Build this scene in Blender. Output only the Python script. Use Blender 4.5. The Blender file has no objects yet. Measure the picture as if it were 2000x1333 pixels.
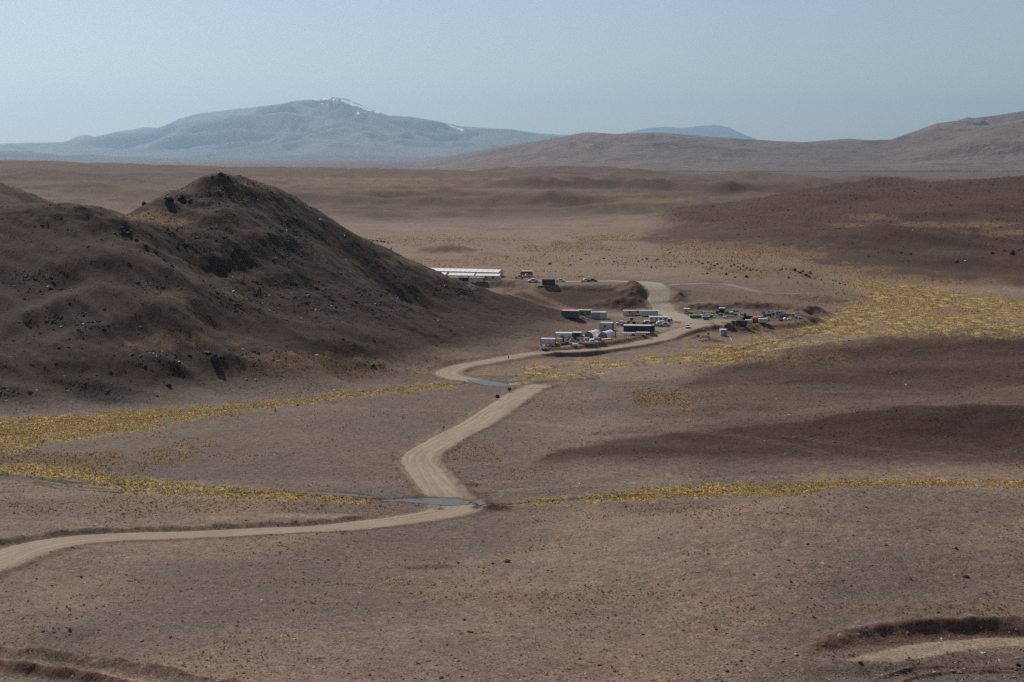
import bpy, bmesh, math, random
import numpy as np
R = math.radians
random.seed(7)
rng = np.random.default_rng(11)
SC = bpy.context.scene
COL = SC.collection

# ------------------------------------------------------------------ camera, sky, sun, exposure
F, EYE, HZ = 5000.0, 80.0, 300.0          # layout scale, eye height (m), horizon row
YS = 0.60                                 # metres of true depth for each unit of layout depth
cam = bpy.data.cameras.new('camera')
cam.sensor_width = 36.0
cam.lens = 36.0 * F * YS / 2000.0
cam.shift_y = -(666.5 - HZ) / 2000.0
cam.clip_start = 1.0
cam.clip_end = 200000.0
camo = bpy.data.objects.new('camera', cam)
camo.location = (0, 0, EYE)
camo.rotation_euler = (R(90), 0, 0)
COL.objects.link(camo)
SC.camera = camo

SUN_AZ, SUN_EL = R(-33), R(42)            # azimuth from +Y (view direction), negative = left
world = bpy.data.worlds.new('World')
SC.world = world
world.use_nodes = True
nt = world.node_tree
nt.nodes.clear()
sky = nt.nodes.new('ShaderNodeTexSky')
sky.sky_type = 'NISHITA'
sky.sun_disc = False
sky.sun_elevation = SUN_EL
sky.sun_rotation = SUN_AZ
sky.altitude = 1500
sky.air_density = 1.0
sky.dust_density = 1.35
sky.ozone_density = 1.0
bg = nt.nodes.new('ShaderNodeBackground')
bg.inputs['Strength'].default_value = 0.067
wo = nt.nodes.new('ShaderNodeOutputWorld')
hs = nt.nodes.new('ShaderNodeHueSaturation'); hs.inputs['Saturation'].default_value = 0.8
nt.links.new(sky.outputs[0], hs.inputs['Color'])
nt.links.new(hs.outputs[0], bg.inputs['Color'])
nt.links.new(bg.outputs[0], wo.inputs['Surface'])

sl = bpy.data.lights.new('sun', 'SUN')
sl.energy = 4.0
sl.angle = R(0.55)
sl.color = (1.0, 0.91, 0.79)
sun = bpy.data.objects.new('sun', sl)
sdir = np.array([math.sin(SUN_AZ) * math.cos(SUN_EL), math.cos(SUN_AZ) * math.cos(SUN_EL), math.sin(SUN_EL)])
from mathutils import Vector, Matrix
sun.rotation_euler = Vector(-sdir).to_track_quat('-Z', 'Y').to_euler()
sun.location = (0, 0, 500)
COL.objects.link(sun)

SC.view_settings.view_transform = 'Standard'
SC.view_settings.look = 'None'
SC.view_settings.gamma = 1.0
SC.view_settings.use_curve_mapping = False
SC.view_settings.exposure = 0.14
SC.cycles.use_denoising = False
SC.cycles.denoiser = 'OPENIMAGEDENOISE'
SC.cycles.denoising_input_passes = 'RGB_ALBEDO_NORMAL'
SC.cycles.denoising_prefilter = 'ACCURATE'
SC.cycles.max_bounces = 4
SC.cycles.sample_clamp_indirect = 3.0
SC.cycles.volume_bounces = 0

# ------------------------------------------------------------------ small helpers
def tag(o, label=None, cat=None, group=None, kind=None):
    if label: o['label'] = label
    if cat: o['category'] = cat
    if group: o['group'] = group
    if kind: o['kind'] = kind
    return o

_perm = np.random.default_rng(5).permutation(4096).astype(np.int32)
_gr = np.random.default_rng(6).uniform(0, 2 * np.pi, 4096)
_gx, _gy = np.cos(_gr), np.sin(_gr)
def perlin(x, y, seed=0):
    xi = np.floor(x).astype(np.int32); yi = np.floor(y).astype(np.int32)
    xf = x - xi; yf = y - yi
    u = xf * xf * xf * (xf * (xf * 6 - 15) + 10); v = yf * yf * yf * (yf * (yf * 6 - 15) + 10)
    def g(ix, iy, dx, dy):
        h = _perm[(_perm[(ix + seed * 131) & 4095] + iy) & 4095]
        return _gx[h] * dx + _gy[h] * dy
    a = g(xi, yi, xf, yf); b = g(xi + 1, yi, xf - 1, yf)
    c = g(xi, yi + 1, xf, yf - 1); d = g(xi + 1, yi + 1, xf - 1, yf - 1)
    return ((a + (b - a) * u) + ((c + (d - c) * u) - (a + (b - a) * u)) * v) * 1.5
def fbm(x, y, octv=4, seed=0, gain=0.5):
    s = 0; a = 1.0; f = 1.0
    for i in range(octv):
        s = s + a * perlin(x * f, y * f, seed + i); a *= gain; f *= 2.03
    return s
def ridged(x, y, octv=4, seed=0, gain=0.5):
    s = 0; a = 1.0; f = 1.0
    for i in range(octv):
        s = s + a * (1 - 2 * np.abs(perlin(x * f, y * f, seed + i))); a *= gain; f *= 2.03
    return s
def sstep(a, b, x):
    t = np.clip((x - a) / (b - a), 0, 1)
    return t * t * (3 - 2 * t)
# ------------------------------------------------------------------ terrain: control points (photo column, depth m, height m)
CP = []
HB = False
def _w(px, d):                                 # the left hill is drawn deeper so that its slopes stay at scree angle
    if not HB: return d
    b = np.interp(px, [-400, 0, 200, 420, 650, 860, 1000, 1080, 1150], [755, 781, 816, 850, 906, 950, 1000, 1055, 1150])
    return d + .45 * max(d - b, 0)
def cy(*pts):                                  # (column, row, depth): height follows from the row seen at that depth
    for px, py, d in pts: d = _w(px, d); CP.append((px, d, EYE - (py - HZ) / F * d))
def cz(*pts):
    for px, d, z in pts: CP.append((px, _w(px, d), z))
for px in (-400, 300, 1000, 1700, 2400):
    cz(*[(px, d, z) for d, z in ((20, 72), (40, 66.5), (60, 61), (100, 50), (150, 37), (200, 25), (250, 13), (300, 5.5), (340, 1.8))])
cz(*[(px, 387, 0) for px in (-400, 0, 400, 800, 1200, 1600, 2000, 2400)])
cz(*[(px, 450, z) for px, z in ((-400, 0), (0, 0), (400, .3), (800, .2), (1100, .5), (1350, 2.5), (1650, 6), (2000, 7), (2400, 7))])
cz(*[(px, 520, z) for px, z in ((-400, 0), (0, 0), (450, 0), (900, 0), (1150, 1), (1350, 5), (1500, 9), (1650, 11.9), (1800, 12), (2000, 11.6), (2400, 11))])
cz(*[(px, 568, z) for px, z in ((1150, .3), (1350, 1.6), (1500, 3.6), (1650, 4.4), (2000, 5), (2400, 5))])
cz((-400, 660, 0), (0, 645, 0), (300, 628, 0), (700, 600, 0), (1000, 588, 0), (1300, 600, 0), (1700, 618, 0), (2000, 622, 0), (2400, 622, 0))
cz((300, 700, .6), (600, 700, 1.6), (600, 780, 1.0), (800, 720, .9), (0, 690, .5))
cz((-400, 735, 0), (0, 730, 0), (200, 770, 0), (430, 805, 0), (650, 852, 0), (900, 890, 0), (1000, 905, 0), (1250, 975, 0), (1000, 800, 0), (900, 750, .5))
cz(*[(px, 645, .6) for px in (1100, 1400, 1700, 2000, 2400)])
cy((1100, 870, 690), (1300, 850, 700), (1450, 838, 705), (1600, 822, 710), (1750, 797, 720), (2000, 795, 720), (2400, 800, 720))
cy((1300, 790, 800), (1600, 790, 790), (1800, 776, 792), (2000, 775, 790), (2400, 775, 790)); cz((1100, 760, .6))
cy((1150, 760, 860), (1300, 745, 890), (1400, 735, 890), (1600, 735, 850), (1800, 730, 850), (2000, 730, 850), (2400, 730, 850))
cy((1380, 720, 930), (1500, 695, 930), (1600, 680, 930), (1750, 660, 930), (1850, 652, 930), (2000, 650, 930), (2400, 640, 930))
cz((1500, 1000, 2), (1600, 1000, 3), (1750, 1000, 6), (2000, 1000, 8), (2400, 1000, 8))
cz(*[(px, 1085, 0) for px in (1480, 1650, 1850, 2000, 2400)])
cz((1400, 1020, 0), (1650, 1250, 0), (1800, 1300, 0), (2000, 1250, 0), (2400, 1250, 0), (1750, 1500, .3), (1900, 1420, .3))
# camp apron, bank, terrace
cz((1000, 979, .6), (1100, 1013, 1), (1250, 1055, 1.2), (1180, 1075, 2.2), (1300, 1132, 2.4), (1200, 1215, 2.4), (1320, 1215, 2.4), (1420, 1166, 2.4), (1520, 1180, 2))
cz((1400, 1090, .5), (1500, 1130, .5), (1600, 1190, .3))
cz((1050, 1280, 2), (1150, 1284, 1.6), (1250, 1284, 1.8), (1350, 1284, 1.8), (1500, 1295, 2), (1600, 1265, .6))
cy((950, 570, 1320), (1100, 563, 1325), (1230, 560, 1330), (1330, 562, 1332), (1450, 570, 1345), (1550, 562, 1400), (1600, 548, 1470), (1640, 552, 1490))
cz((1690, 1370, .5), (1650, 1290, .5))
cz((850, 1370, 12), (1000, 1390, 12), (1150, 1370, 12), (1280, 1365, 11.7), (1400, 1400, 11.5), (1500, 1450, 11.9), (1560, 1480, 10.4))
cz((900, 1690, 12.4), (1100, 1690, 12.4), (1300, 1690, 12.2), (1450, 1600, 11.2), (700, 1960, 13), (900, 1960, 13), (1100, 1960, 13), (1200, 1930, 12.5))
cz((800, 2330, 12.6), (1000, 2330, 13), (1200, 2330, 13), (600, 2550, 13), (900, 2650, 13), (1100, 2650, 13), (1300, 2650, 13))
cy((600, 400, 3000), (900, 400, 3050), (1150, 400, 3050), (1350, 400, 3100), (1450, 395, 3200), (600, 372, 3500), (900, 373, 3500), (1200, 374, 3550), (1450, 377, 3500))
cy((600, 350, 4100), (900, 352, 4100), (1200, 358, 4000), (1450, 364, 3900), (1600, 374, 3600))
cy((-400, 312, 4800), (0, 318, 4800), (200, 325, 4800), (400, 331, 4800), (600, 333, 4900), (900, 337, 4900), (1100, 341, 4900), (1300, 346, 4900), (1500, 350, 4900), (1650, 354, 4900), (2000, 366, 5000), (2400, 366, 5000))
cy((0, 330, 4000), (100, 345, 3500), (150, 370, 3000), (200, 400, 2600), (-400, 330, 3800), (-400, 370, 2700), (300, 352, 3900))
for px in range(-400, 2500, 400): cz((px, 6200, -20), (px, 9000, -25), (px, 16000, -25), (px, 115000, -25))
# right-hand hill
cz((1240, 2000, 12), (1330, 1800, 11.6), (1600, 1560, 5), (1800, 1540, 2), (2000, 1460, 1.2), (2400, 1430, 0))
cy((1330, 430, 2250), (1500, 400, 2350), (1650, 366, 2450), (1720, 357, 2500), (1800, 364, 2500), (1850, 362, 2400), (2000, 353, 2300), (2400, 335, 2300), (1240, 458, 2180))
cy((1400, 460, 1980), (1500, 482, 1820), (1500, 440, 2080), (1650, 490, 1740), (1650, 420, 2120), (1800, 500, 1690), (1800, 450, 1870), (1800, 400, 2150), (2000, 510, 1600), (2000, 450, 1780), (2000, 400, 2000), (2400, 500, 1600), (2400, 420, 1900))
cz((1650, 3200, 13), (1800, 3200, 12), (2000, 3200, 18), (2400, 3200, 25), (2000, 4000, 10), (1780, 4200, 12), (1500, 2900, 14))
# left-hand hill
HB = True
cy((-400, 830, 755), (0, 812, 781), (200, 790, 816), (420, 765, 850), (650, 741, 906), (860, 718, 950))
cz((1000, 1000, .9), (1080, 1055, 1.2))
cy((0, 740, 810), (0, 650, 850), (0, 550, 890), (0, 460, 925), (0, 402, 955), (-400, 700, 800), (-400, 500, 890), (-400, 380, 960))
cz((0, 1010, 50), (-400, 1030, 55), (130, 1010, 48))
cy((130, 402, 955), (130, 480, 920), (130, 600, 870), (130, 700, 830), (215, 414, 960), (245, 422, 980), (300, 500, 940), (340, 530, 925), (220, 500, 915), (250, 600, 880))
cy((380, 520, 965), (450, 580, 945), (330, 600, 890), (430, 650, 902), (300, 705, 846), (430, 722, 868), (600, 702, 900), (200, 740, 828))
cy((430, 341, 1050), (480, 349, 1060), (520, 355, 1075), (380, 353, 1045), (320, 386, 1030), (265, 416, 1015), (430, 420, 1010), (430, 500, 975), (550, 450, 1030), (550, 540, 985), (550, 640, 930), (340, 440, 1000))
cz((245, 1050, 48), (275, 1075, 47), (310, 1090, 50), (200, 1020, 47), (350, 1090, 55))
cy((1060, 600, 1152), (1122, 624, 1152), (300, 398, 1022), (350, 369, 1037), (408, 345, 1047), (455, 346, 1054), (560, 378, 1080), (650, 431, 1096), (750, 486, 1112), (180, 405, 957), (60, 402, 955), (480, 400, 1035), (380, 400, 1022))
cy((700, 560, 1015), (700, 650, 950), (600, 402, 1085), (700, 460, 1105), (800, 510, 1120), (900, 553, 1135), (1000, 582, 1145), (1100, 613, 1152), (1146, 637, 1152), (800, 600, 1060), (900, 620, 1060), (1000, 642, 1060), (860, 680, 980), (1050, 662, 1055), (650, 480, 1060))
cz((430, 1110, 60), (600, 1150, 42), (800, 1165, 22), (430, 1200, 35), (200, 1120, 35), (200, 1250, 20))
HB = False
cz((1000, 1245, 8), (430, 1560, 14), (600, 1420, 15), (800, 1330, 11))
HB = True
cy((0, 358, 1250), (60, 380, 1260), (115, 402, 1270), (-400, 330, 1250), (0, 385, 1200), (-400, 360, 1180))
cz((0, 1080, 45), (-400, 1090, 52))
HB = False
cz((0, 1620, 34), (-400, 1620, 40), (110, 1560, 30), (200, 1760, 15), (200, 2100, 17), (600, 1700, 12), (600, 2000, 12.5), (0, 1900, 24), (-400, 2000, 30), (250, 2450, 22))

CPa = np.array(CP)
def uv(px, d): return (px - 1000) / 1000.0, 5 * np.log(d)
cu, cv = uv(CPa[:, 0], CPa[:, 1])
CC = 0.025
A = np.sqrt((cu[:, None] - cu[None]) ** 2 + (cv[:, None] - cv[None]) ** 2 + CC * CC)
wts = np.linalg.solve(A + 1e-4 * np.eye(len(cu)), CPa[:, 2])

NC = 960
PXc = np.linspace(-380, 2380, NC)
rows = [np.array([8, 14, 22, 32, 45, 60, 80, 100, 125, 150, 175, 200, 225, 250, 275, 300, 320, 340, 355, 368])]
def flat_rows(y0, y1, step): return F * EYE / (np.arange(y0, y1, -step) - HZ)
rows += [flat_rows(1355, 700, 1.3), flat_rows(700, 560, 0.42), flat_rows(560, 470, 0.55), flat_rows(470, 372, 0.65),
         np.geomspace(5600, 115000, 44)]
Dr = np.unique(np.concatenate(rows))
Dr = Dr[np.concatenate([[True], np.diff(Dr) > 0.05])]
NR = len(Dr)
Z = np.zeros((NR, NC))
gu = (PXc - 1000) / 1000.0
# the smooth surface is solved on a coarser lattice, then refined
cs = np.linspace(-380, 2380, 320); 
ru = np.linspace(5 * np.log(Dr[0]), 5 * np.log(Dr[-1]), 900)
Zc = np.zeros((900, 320))
csu = (cs - 1000) / 1000.0
for i0 in range(0, 900, 30):
    rr = ru[i0:i0 + 30]
    Zc[i0:i0 + 30] = np.einsum('ijk,k->ij', np.sqrt((csu[None, :, None] - cu) ** 2 + (rr[:, None, None] - cv) ** 2 + CC * CC), wts)
def bil(Zg, fr, fc):
    r0 = np.clip(np.floor(fr).astype(int), 0, Zg.shape[0] - 2); c0 = np.clip(np.floor(fc).astype(int), 0, Zg.shape[1] - 2)
    a = fr - r0; b = fc - c0
    return (Zg[r0, c0] * (1 - a) * (1 - b) + Zg[r0 + 1, c0] * a * (1 - b) + Zg[r0, c0 + 1] * (1 - a) * b + Zg[r0 + 1, c0 + 1] * a * b)
fr = (5 * np.log(Dr) - ru[0]) / (ru[1] - ru[0]); fc = (PXc - cs[0]) / (cs[1] - cs[0])
Z = bil(Zc, np.repeat(fr[:, None], NC, 1), np.repeat(fc[None], NR, 0))
_nz = np.interp(Dr, [0, 20, 40, 60, 100, 150, 200, 250, 300, 340, 387], [77.5, 72, 66.5, 61, 50, 37, 25, 13, 5.5, 1.8, 0])[:, None]
_nb = sstep(330, 400, Dr)[:, None]
Z = Z * _nb + _nz * (1 - _nb)
PX = np.repeat(PXc[None], NR, 0); D = np.repeat(Dr[:, None], NC, 1)
X = (PX - 1000) / F * D
def PYof(): return HZ + (EYE - Z) * F / D

def rowf(d): 
    i = np.clip(np.searchsorted(Dr, d) - 1, 0, NR - 2)
    return i + (d - Dr[i]) / (Dr[i + 1] - Dr[i])
def ground(x, y):
    y = np.maximum(np.asarray(y, float), 8.0); x = np.asarray(x, float)
    px = 1000 + F * x / y
    return bil(Z, rowf(y), (px - PXc[0]) / (PXc[1] - PXc[0]))
def pick(px, py, dmin=345, dmax=5600):
    c = (px - PXc[0]) / (PXc[1] - PXc[0]); c0 = int(np.clip(math.floor(c), 0, NC - 2)); b = c - c0
    zc = Z[:, c0] * (1 - b) + Z[:, c0 + 1] * b
    yy = HZ + (EYE - zc) * F / Dr
    ok = np.where((yy <= py) & (Dr >= dmin) & (Dr <= dmax))[0]
    if len(ok) == 0: i = np.searchsorted(Dr, dmax) - 1; d = Dr[i]
    else:
        i = ok[0]
        t = (yy[i - 1] - py) / max(yy[i - 1] - yy[i], 1e-6) if i > 0 and yy[i - 1] > py else 1.0
        d = Dr[i - 1] + (Dr[i] - Dr[i - 1]) * t
    x = (px - 1000) / F * d
    return Vector((x, d, float(ground(x, d))))

# big relief: hummocks, gullies and dunes
def bump(px, py, rx, ry, h, dmin=345, dmax=5600, p=1.0, rot=0):   # radii in metres
    c = pick(px, py, dmin, dmax)
    dx = X - c.x; dy = D - c.y
    ca, sa = math.cos(rot), math.sin(rot)
    q = ((dx * ca + dy * sa) / rx) ** 2 + ((-dx * sa + dy * ca) / ry) ** 2
    return h * np.exp(-q ** p)
PY0 = PYof()
B = bump(432, 350, 4, 7, 1.8) + bump(400, 352, 5, 6, .8)
B = B + bump(330, 590, 9, 10, 1.5) + bump(445, 582, 9, 11, 1.9) + bump(510, 610, 8, 13, 1.5, rot=.5)
B = B + bump(330, 712, 7.5, 7, 2.0) + bump(425, 712, 6, 6, 1.2) + bump(480, 712, 10, 8, 1.9, rot=-.2)
B = B + bump(190, 768, 13, 10, 2.4) + bump(40, 772, 13, 10, 2.2) + bump(690, 684, 16, 8, 1.4)
B = B + bump(230, 440, 5, 16, 1.4, rot=-.7) + bump(290, 490, 4, 14, 1.4, rot=-.6)
B = B + bump(420, 420, 6, 16, 1.2, rot=-.5) - bump(440, 530, 7, 30, 1.8, rot=-.55) + bump(530, 470, 6, 26, 1.6, rot=-.5) - bump(600, 560, 7, 26, 1.4, rot=-.45)
B = B - bump(120, 560, 9, 30, 1.6, rot=-.5) + bump(60, 620, 7, 26, 1.6, rot=-.5) + bump(170, 650, 6, 22, 1.4, rot=-.5)
B = B + bump(870, 492, 20, 30, 5.5, dmin=1500) + bump(940, 498, 12, 20, 2.5, dmin=1500) + bump(700, 455, 24, 60, 3, dmin=1500)
B = B + bump(130, 1235, 7, 9, 1.2) + bump(1080, 1170, 14, 14, 1.3) + bump(600, 1060, 10, 14, .8) + bump(60, 985, 14, 14, 1.6)
for a in ((560, 398, 60, 45, 8), (690, 404, 75, 45, 8), (700, 393, 60, 40, 6), (800, 394, 70, 45, 8), (860, 386, 40, 30, 6), (950, 404, 110, 55, 9), (860, 424, 60, 40, 5), (1100, 408, 110, 60, 9), (1250, 420, 110, 60, 10), (1020, 384, 140, 70, 8), (1300, 394, 130, 70, 9), (1200, 405, 80, 50, 7), (150, 405, 60, 50, 6), (640, 422, 60, 40, 5), (220, 380, 120, 80, 9), (90, 352, 160, 120, 10), (330, 352, 200, 120, 8), (600, 368, 140, 80, 6)):
    B = B + bump(*a, dmin=2000)
# right hill folds
for a in ((1560, 440, 40, 120, 4, .3), (1700, 470, 34, 120, 4.5, .4), (1850, 480, 32, 110, 5, .5), (1950, 420, 40, 130, 5, .4), (1640, 400, 50, 130, 4.5, .2)):
    B = B + 1.5 * bump(*a[:5], dmin=1450, rot=a[5])
for a in ((1600, 450, 26, 110, -3, .3), (1760, 440, 26, 110, -3.5, .4), (1900, 520, 16, 70, -3, .6), (1910, 455, 24, 100, -3, .5)):
    B = B + 1.5 * bump(*a[:5], dmin=1450, rot=a[5])
# mesa edge spurs
mes = sstep(3700, 4300, D) * (1 - sstep(4700, 5000, D)) * sstep(850, 1100, PX)
B = B + mes * 9 * ridged(X / 260 + D / 900, D / 1600, 2, 31)
esc = X + 140 * fbm(X / 420, D / 900, 2, 33)
edge = 3900 + 170 * ridged(esc / 330, D * 0 + 2.2, 2, 34)
SCARP = (1 - sstep(edge - 130, edge, D)) * sstep(3000, 3650, D) * sstep(800, 1050, PX) * (1 - sstep(1600, 1750, PX))
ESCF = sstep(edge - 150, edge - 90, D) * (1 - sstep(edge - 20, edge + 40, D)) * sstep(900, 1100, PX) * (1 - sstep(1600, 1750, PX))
B = B - 15 * SCARP
Z = Z + B
W1 = fbm(X / 55, D / 75, 3, 1)
W2 = fbm(X / 14, D / 18, 3, 4)
W3 = fbm(X / 3.6, D / 4.2, 3, 8)
hillL = sstep(.8, 7, np.where((PX < 1200) & (D > 740) & (D < 1750), Z, 0)) * (1 - sstep(1235, 1290, D + 0.18 * np.maximum(PX - 600, 0) * 0 - 300 * sstep(600, 200, PX) * 0 - 420 * (1 - sstep(200, 620, PX))))
hillR = sstep(14, 21, np.where((PX > 1210) & (D > 1480) & (D < 2900), Z + 6 * sstep(1450, 1700, PX), 0)) * sstep(1230, 1330, PX) * (1 - sstep(2600, 2900, D))
hillM = sstep(.3, 2.6, np.where((PX > 1050) & (D > 640) & (D < 1080), Z, 0))
far = sstep(2000, 3000, D)
nearm = 1 - sstep(350, 380, D); mid = (1 - sstep(5200, 6000, D)) * sstep(20, 350, D)
Z = Z + mid * (0.45 * W1 * (1 + 1.4 * far + .6 * hillL) + 0.12 * W2 * (1 + 1.4 * hillL + 1.0 * hillR + far * 2) + 0.035 * W3 * (1 + 4 * hillL + 2 * hillR))
rg = ridged((X * .85 + (D - 900) * .5) / 15, (D * .85 - X * .5) / 60, 3, 21)
Z = Z + hillL * sstep(2, 12, Z) * 1.0 * (rg - .5)
Z = Z + hillR * 2.3 * ridged((X + .45 * D) / 24, D / 150, 3, 41)
FOLD = ridged(X / 95 + .6 * fbm(X / 60, D / 60, 2, 46), D / 48 + X / 260, 3, 45)
Z = Z + hillM * sstep(1080, 1250, PX) * .55 * FOLD
_mm = sstep(1120, 1450, PX); _ds = D + 9 * W1
Z = Z + _mm * (1.4 * np.exp(-((_ds - 712) / 15) ** 2) - 1.3 * np.exp(-((_ds - 758) / 24) ** 2) - .8 * np.exp(-((_ds - 672) / 16) ** 2))
Z = Z + sstep(1350, 1600, PX) * (1.6 * np.exp(-((_ds - 850) / 16) ** 2) - 1.4 * np.exp(-((_ds - 886) / 20) ** 2) + 1.4 * np.exp(-((_ds - 928) / 18) ** 2))
Z = Z + far * mid * 3.6 * ridged(X / 170, D / 260, 3, 25)

# ------------------------------------------------------------------ roads, pads, banks and stream beds
def smooth_path(pts, step=1.0):
    P = np.array(pts, float)
    out = []
    for i in range(len(P) - 1):
        p0 = P[max(i - 1, 0)]; p1 = P[i]; p2 = P[i + 1]; p3 = P[min(i + 2, len(P) - 1)]
        n = max(2, int(np.linalg.norm((p2 - p1)[:2]) / step))
        t = np.linspace(0, 1, n, endpoint=False)[:, None]
        out.append(0.5 * ((2 * p1) + (-p0 + p2) * t + (2 * p0 - 5 * p1 + 4 * p2 - p3) * t ** 2 + (-p0 + 3 * p1 - 3 * p2 + p3) * t ** 3))
    out.append(P[-1:])
    return np.vstack(out)
def world_path(pix, step=1.0, dmin=345, dmax=5600, zs=15):
    w = [pick(a, b, dmin, dmax)[:] for a, b in pix]
    p = smooth_path(w, step)
    z = ground(p[:, 0], p[:, 1])
    k = np.ones(zs) / zs
    z = np.convolve(np.pad(z, zs // 2, mode='edge'), k, 'valid')[:len(z)]
    p[:, 2] = z
    return p
def arcnoise(ss, near, wl, seed, off=0.0, octv=3):
    t = np.arange(0, float(ss.max()) + 1, .3)
    tab = fbm(t / wl, t * 0 + off, octv, seed)
    out = np.zeros_like(ss); out[near] = np.interp(ss[near], t, tab)
    return out
def path_field(p, rad):
    """distance, signed side, height and arc position of the nearest path point, near the path only"""
    dist = np.full((NR, NC), 1e9); zz = np.zeros((NR, NC)); ss = np.zeros((NR, NC)); sg = np.zeros((NR, NC))
    tn = np.gradient(p[:, :2], axis=0); tn /= np.linalg.norm(tn, axis=1)[:, None] + 1e-9
    arc = np.concatenate([[0], np.cumsum(np.linalg.norm(np.diff(p[:, :2], axis=0), axis=1))])
    for i in range(len(p)):
        x, y, z = p[i]
        r0, r1 = np.searchsorted(Dr, [y - rad, y + rad])
        if r1 <= r0: continue
        c0 = int((1000 + F * (x - rad) / max(y, 1) - 60 * 0 - PXc[0]) / (PXc[1] - PXc[0])) - 2
        c1 = int((1000 + F * (x + rad) / max(y - rad, 1) - PXc[0]) / (PXc[1] - PXc[0])) + 3
        lo = int((1000 + F * (x - rad) / max(y - rad, 1) - PXc[0]) / (PXc[1] - PXc[0])) - 2
        c0 = max(0, min(c0, lo)); c1 = min(NC, c1)
        if c1 <= c0: continue
        dx = X[r0:r1, c0:c1] - x; dy = D[r0:r1, c0:c1] - y
        q = np.hypot(dx, dy); m = q < dist[r0:r1, c0:c1]
        dist[r0:r1, c0:c1][m] = q[m]; zz[r0:r1, c0:c1][m] = z; ss[r0:r1, c0:c1][m] = arc[i]
        s = tn[i, 0] * dy - tn[i, 1] * dx
        sg[r0:r1, c0:c1][m] = s[m]
    return dist, sg, zz, ss, arc
M = {k: np.zeros((NR, NC)) for k in ('grass', 'ochre', 'pale', 'dark', 'red', 'scree', 'grey', 'mud', 'snow', 'track', 'black')}
def poly_sd(poly, px, py):
    """signed distance in photo pixels, negative inside"""
    poly = np.array(poly, float); n = len(poly)
    best = np.full(px.shape, 1e9); ins = np.zeros(px.shape, bool)
    for i in range(n):
        a = poly[i]; b = poly[(i + 1) % n]; e = b - a
        wx = px - a[0]; wy = py - a[1]
        t = np.clip((wx * e[0] + wy * e[1]) / (e @ e + 1e-9), 0, 1)
        best = np.minimum(best, np.hypot(wx - e[0] * t, wy - e[1] * t))
        c = ((a[1] > py) != (b[1] > py)) & (px < (b[0] - a[0]) * (py - a[1]) / (b[1] - a[1] + 1e-12) + a[0])
        ins ^= c
    return np.where(ins, -best, best)
def paint(key, poly, val=1.0, feather=4, dmin=345, dmax=5600, warp=5, wscale=9.0):
    py = PYof()
    P_ = np.array(poly, float)
    x0, x1, y0, y1 = P_[:, 0].min() - 40, P_[:, 0].max() + 40, P_[:, 1].min() - 30, P_[:, 1].max() + 30
    m = (PX > x0) & (PX < x1) & (py > y0) & (py < y1) & (D > dmin) & (D < dmax)
    wx = fbm(X[m] / wscale, D[m] / (wscale * 2.5), 3, 61) * warp
    s = poly_sd(poly, PX[m] + wx * 2, py[m] + wx)
    v = val * (1 - sstep(-feather, feather, s))
    M[key][m] = np.maximum(M[key][m], v)
def ell(key, cx, cy_, rx, ry, val=1.0, dmin=345, dmax=5600, n=.6):
    py = PYof()
    m = (np.abs(PX - cx) < rx * 1.6) & (np.abs(py - cy_) < ry * 1.8) & (D > dmin) & (D < dmax)
    q = np.hypot((PX[m] - cx) / rx, (py[m] - cy_) / ry) + n * fbm(X[m] / 16, D[m] / 40, 4, 71)
    M[key][m] = np.maximum(M[key][m], val * (1 - sstep(.35, 1.1, q)))

PATHS = {}
def road(key, pix, width, dmin=345, dmax=5600, cut=0.16, shoulder=3.0, berm=(0, 0), bermw=1.3, zs=25, crown=.05, seed=0, red=.8):
    """level a bed along the path, throw up ragged berms of the given heights (left, right of travel)"""
    global Z
    p = world_path(pix, 1.0, dmin, dmax, zs)
    PATHS[key] = (p, width)
    dist, sg, zz, ss, arc = path_field(p, width / 2 + 9)
    w = 1 - sstep(width / 2 + .2, width / 2 + shoulder, dist)
    near = dist < 1e8
    Z = np.where(near, Z * (1 - w) + (zz - cut) * w, Z)
    for side, h in ((1, berm[0]), (-1, berm[1])):
        if not np.any(np.asarray(h) != 0): continue
        nb = arcnoise(ss, near, 4.5, 90 + seed, side * 7.3)
        nb2 = arcnoise(ss, near, 30.0, 95 + seed, side * 3.1, 2)
        cen = width / 2 + bermw * .9 + .5 * nb
        if callable(h): hh = h(ss, p, arc)
        else: hh = h
        a = hh * np.clip(.85 + .22 * nb + .35 * nb2, 0.05, 2)
        g = np.exp(-((np.abs(sg) - cen) / bermw) ** 2) * (np.sign(sg) == side) * near
        Z = Z + a * g
        M['red'] = np.maximum(M['red'], np.clip(g * 2.4, 0, 1) * red * np.clip(a * 2.5, 0, 1))
    return p

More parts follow.
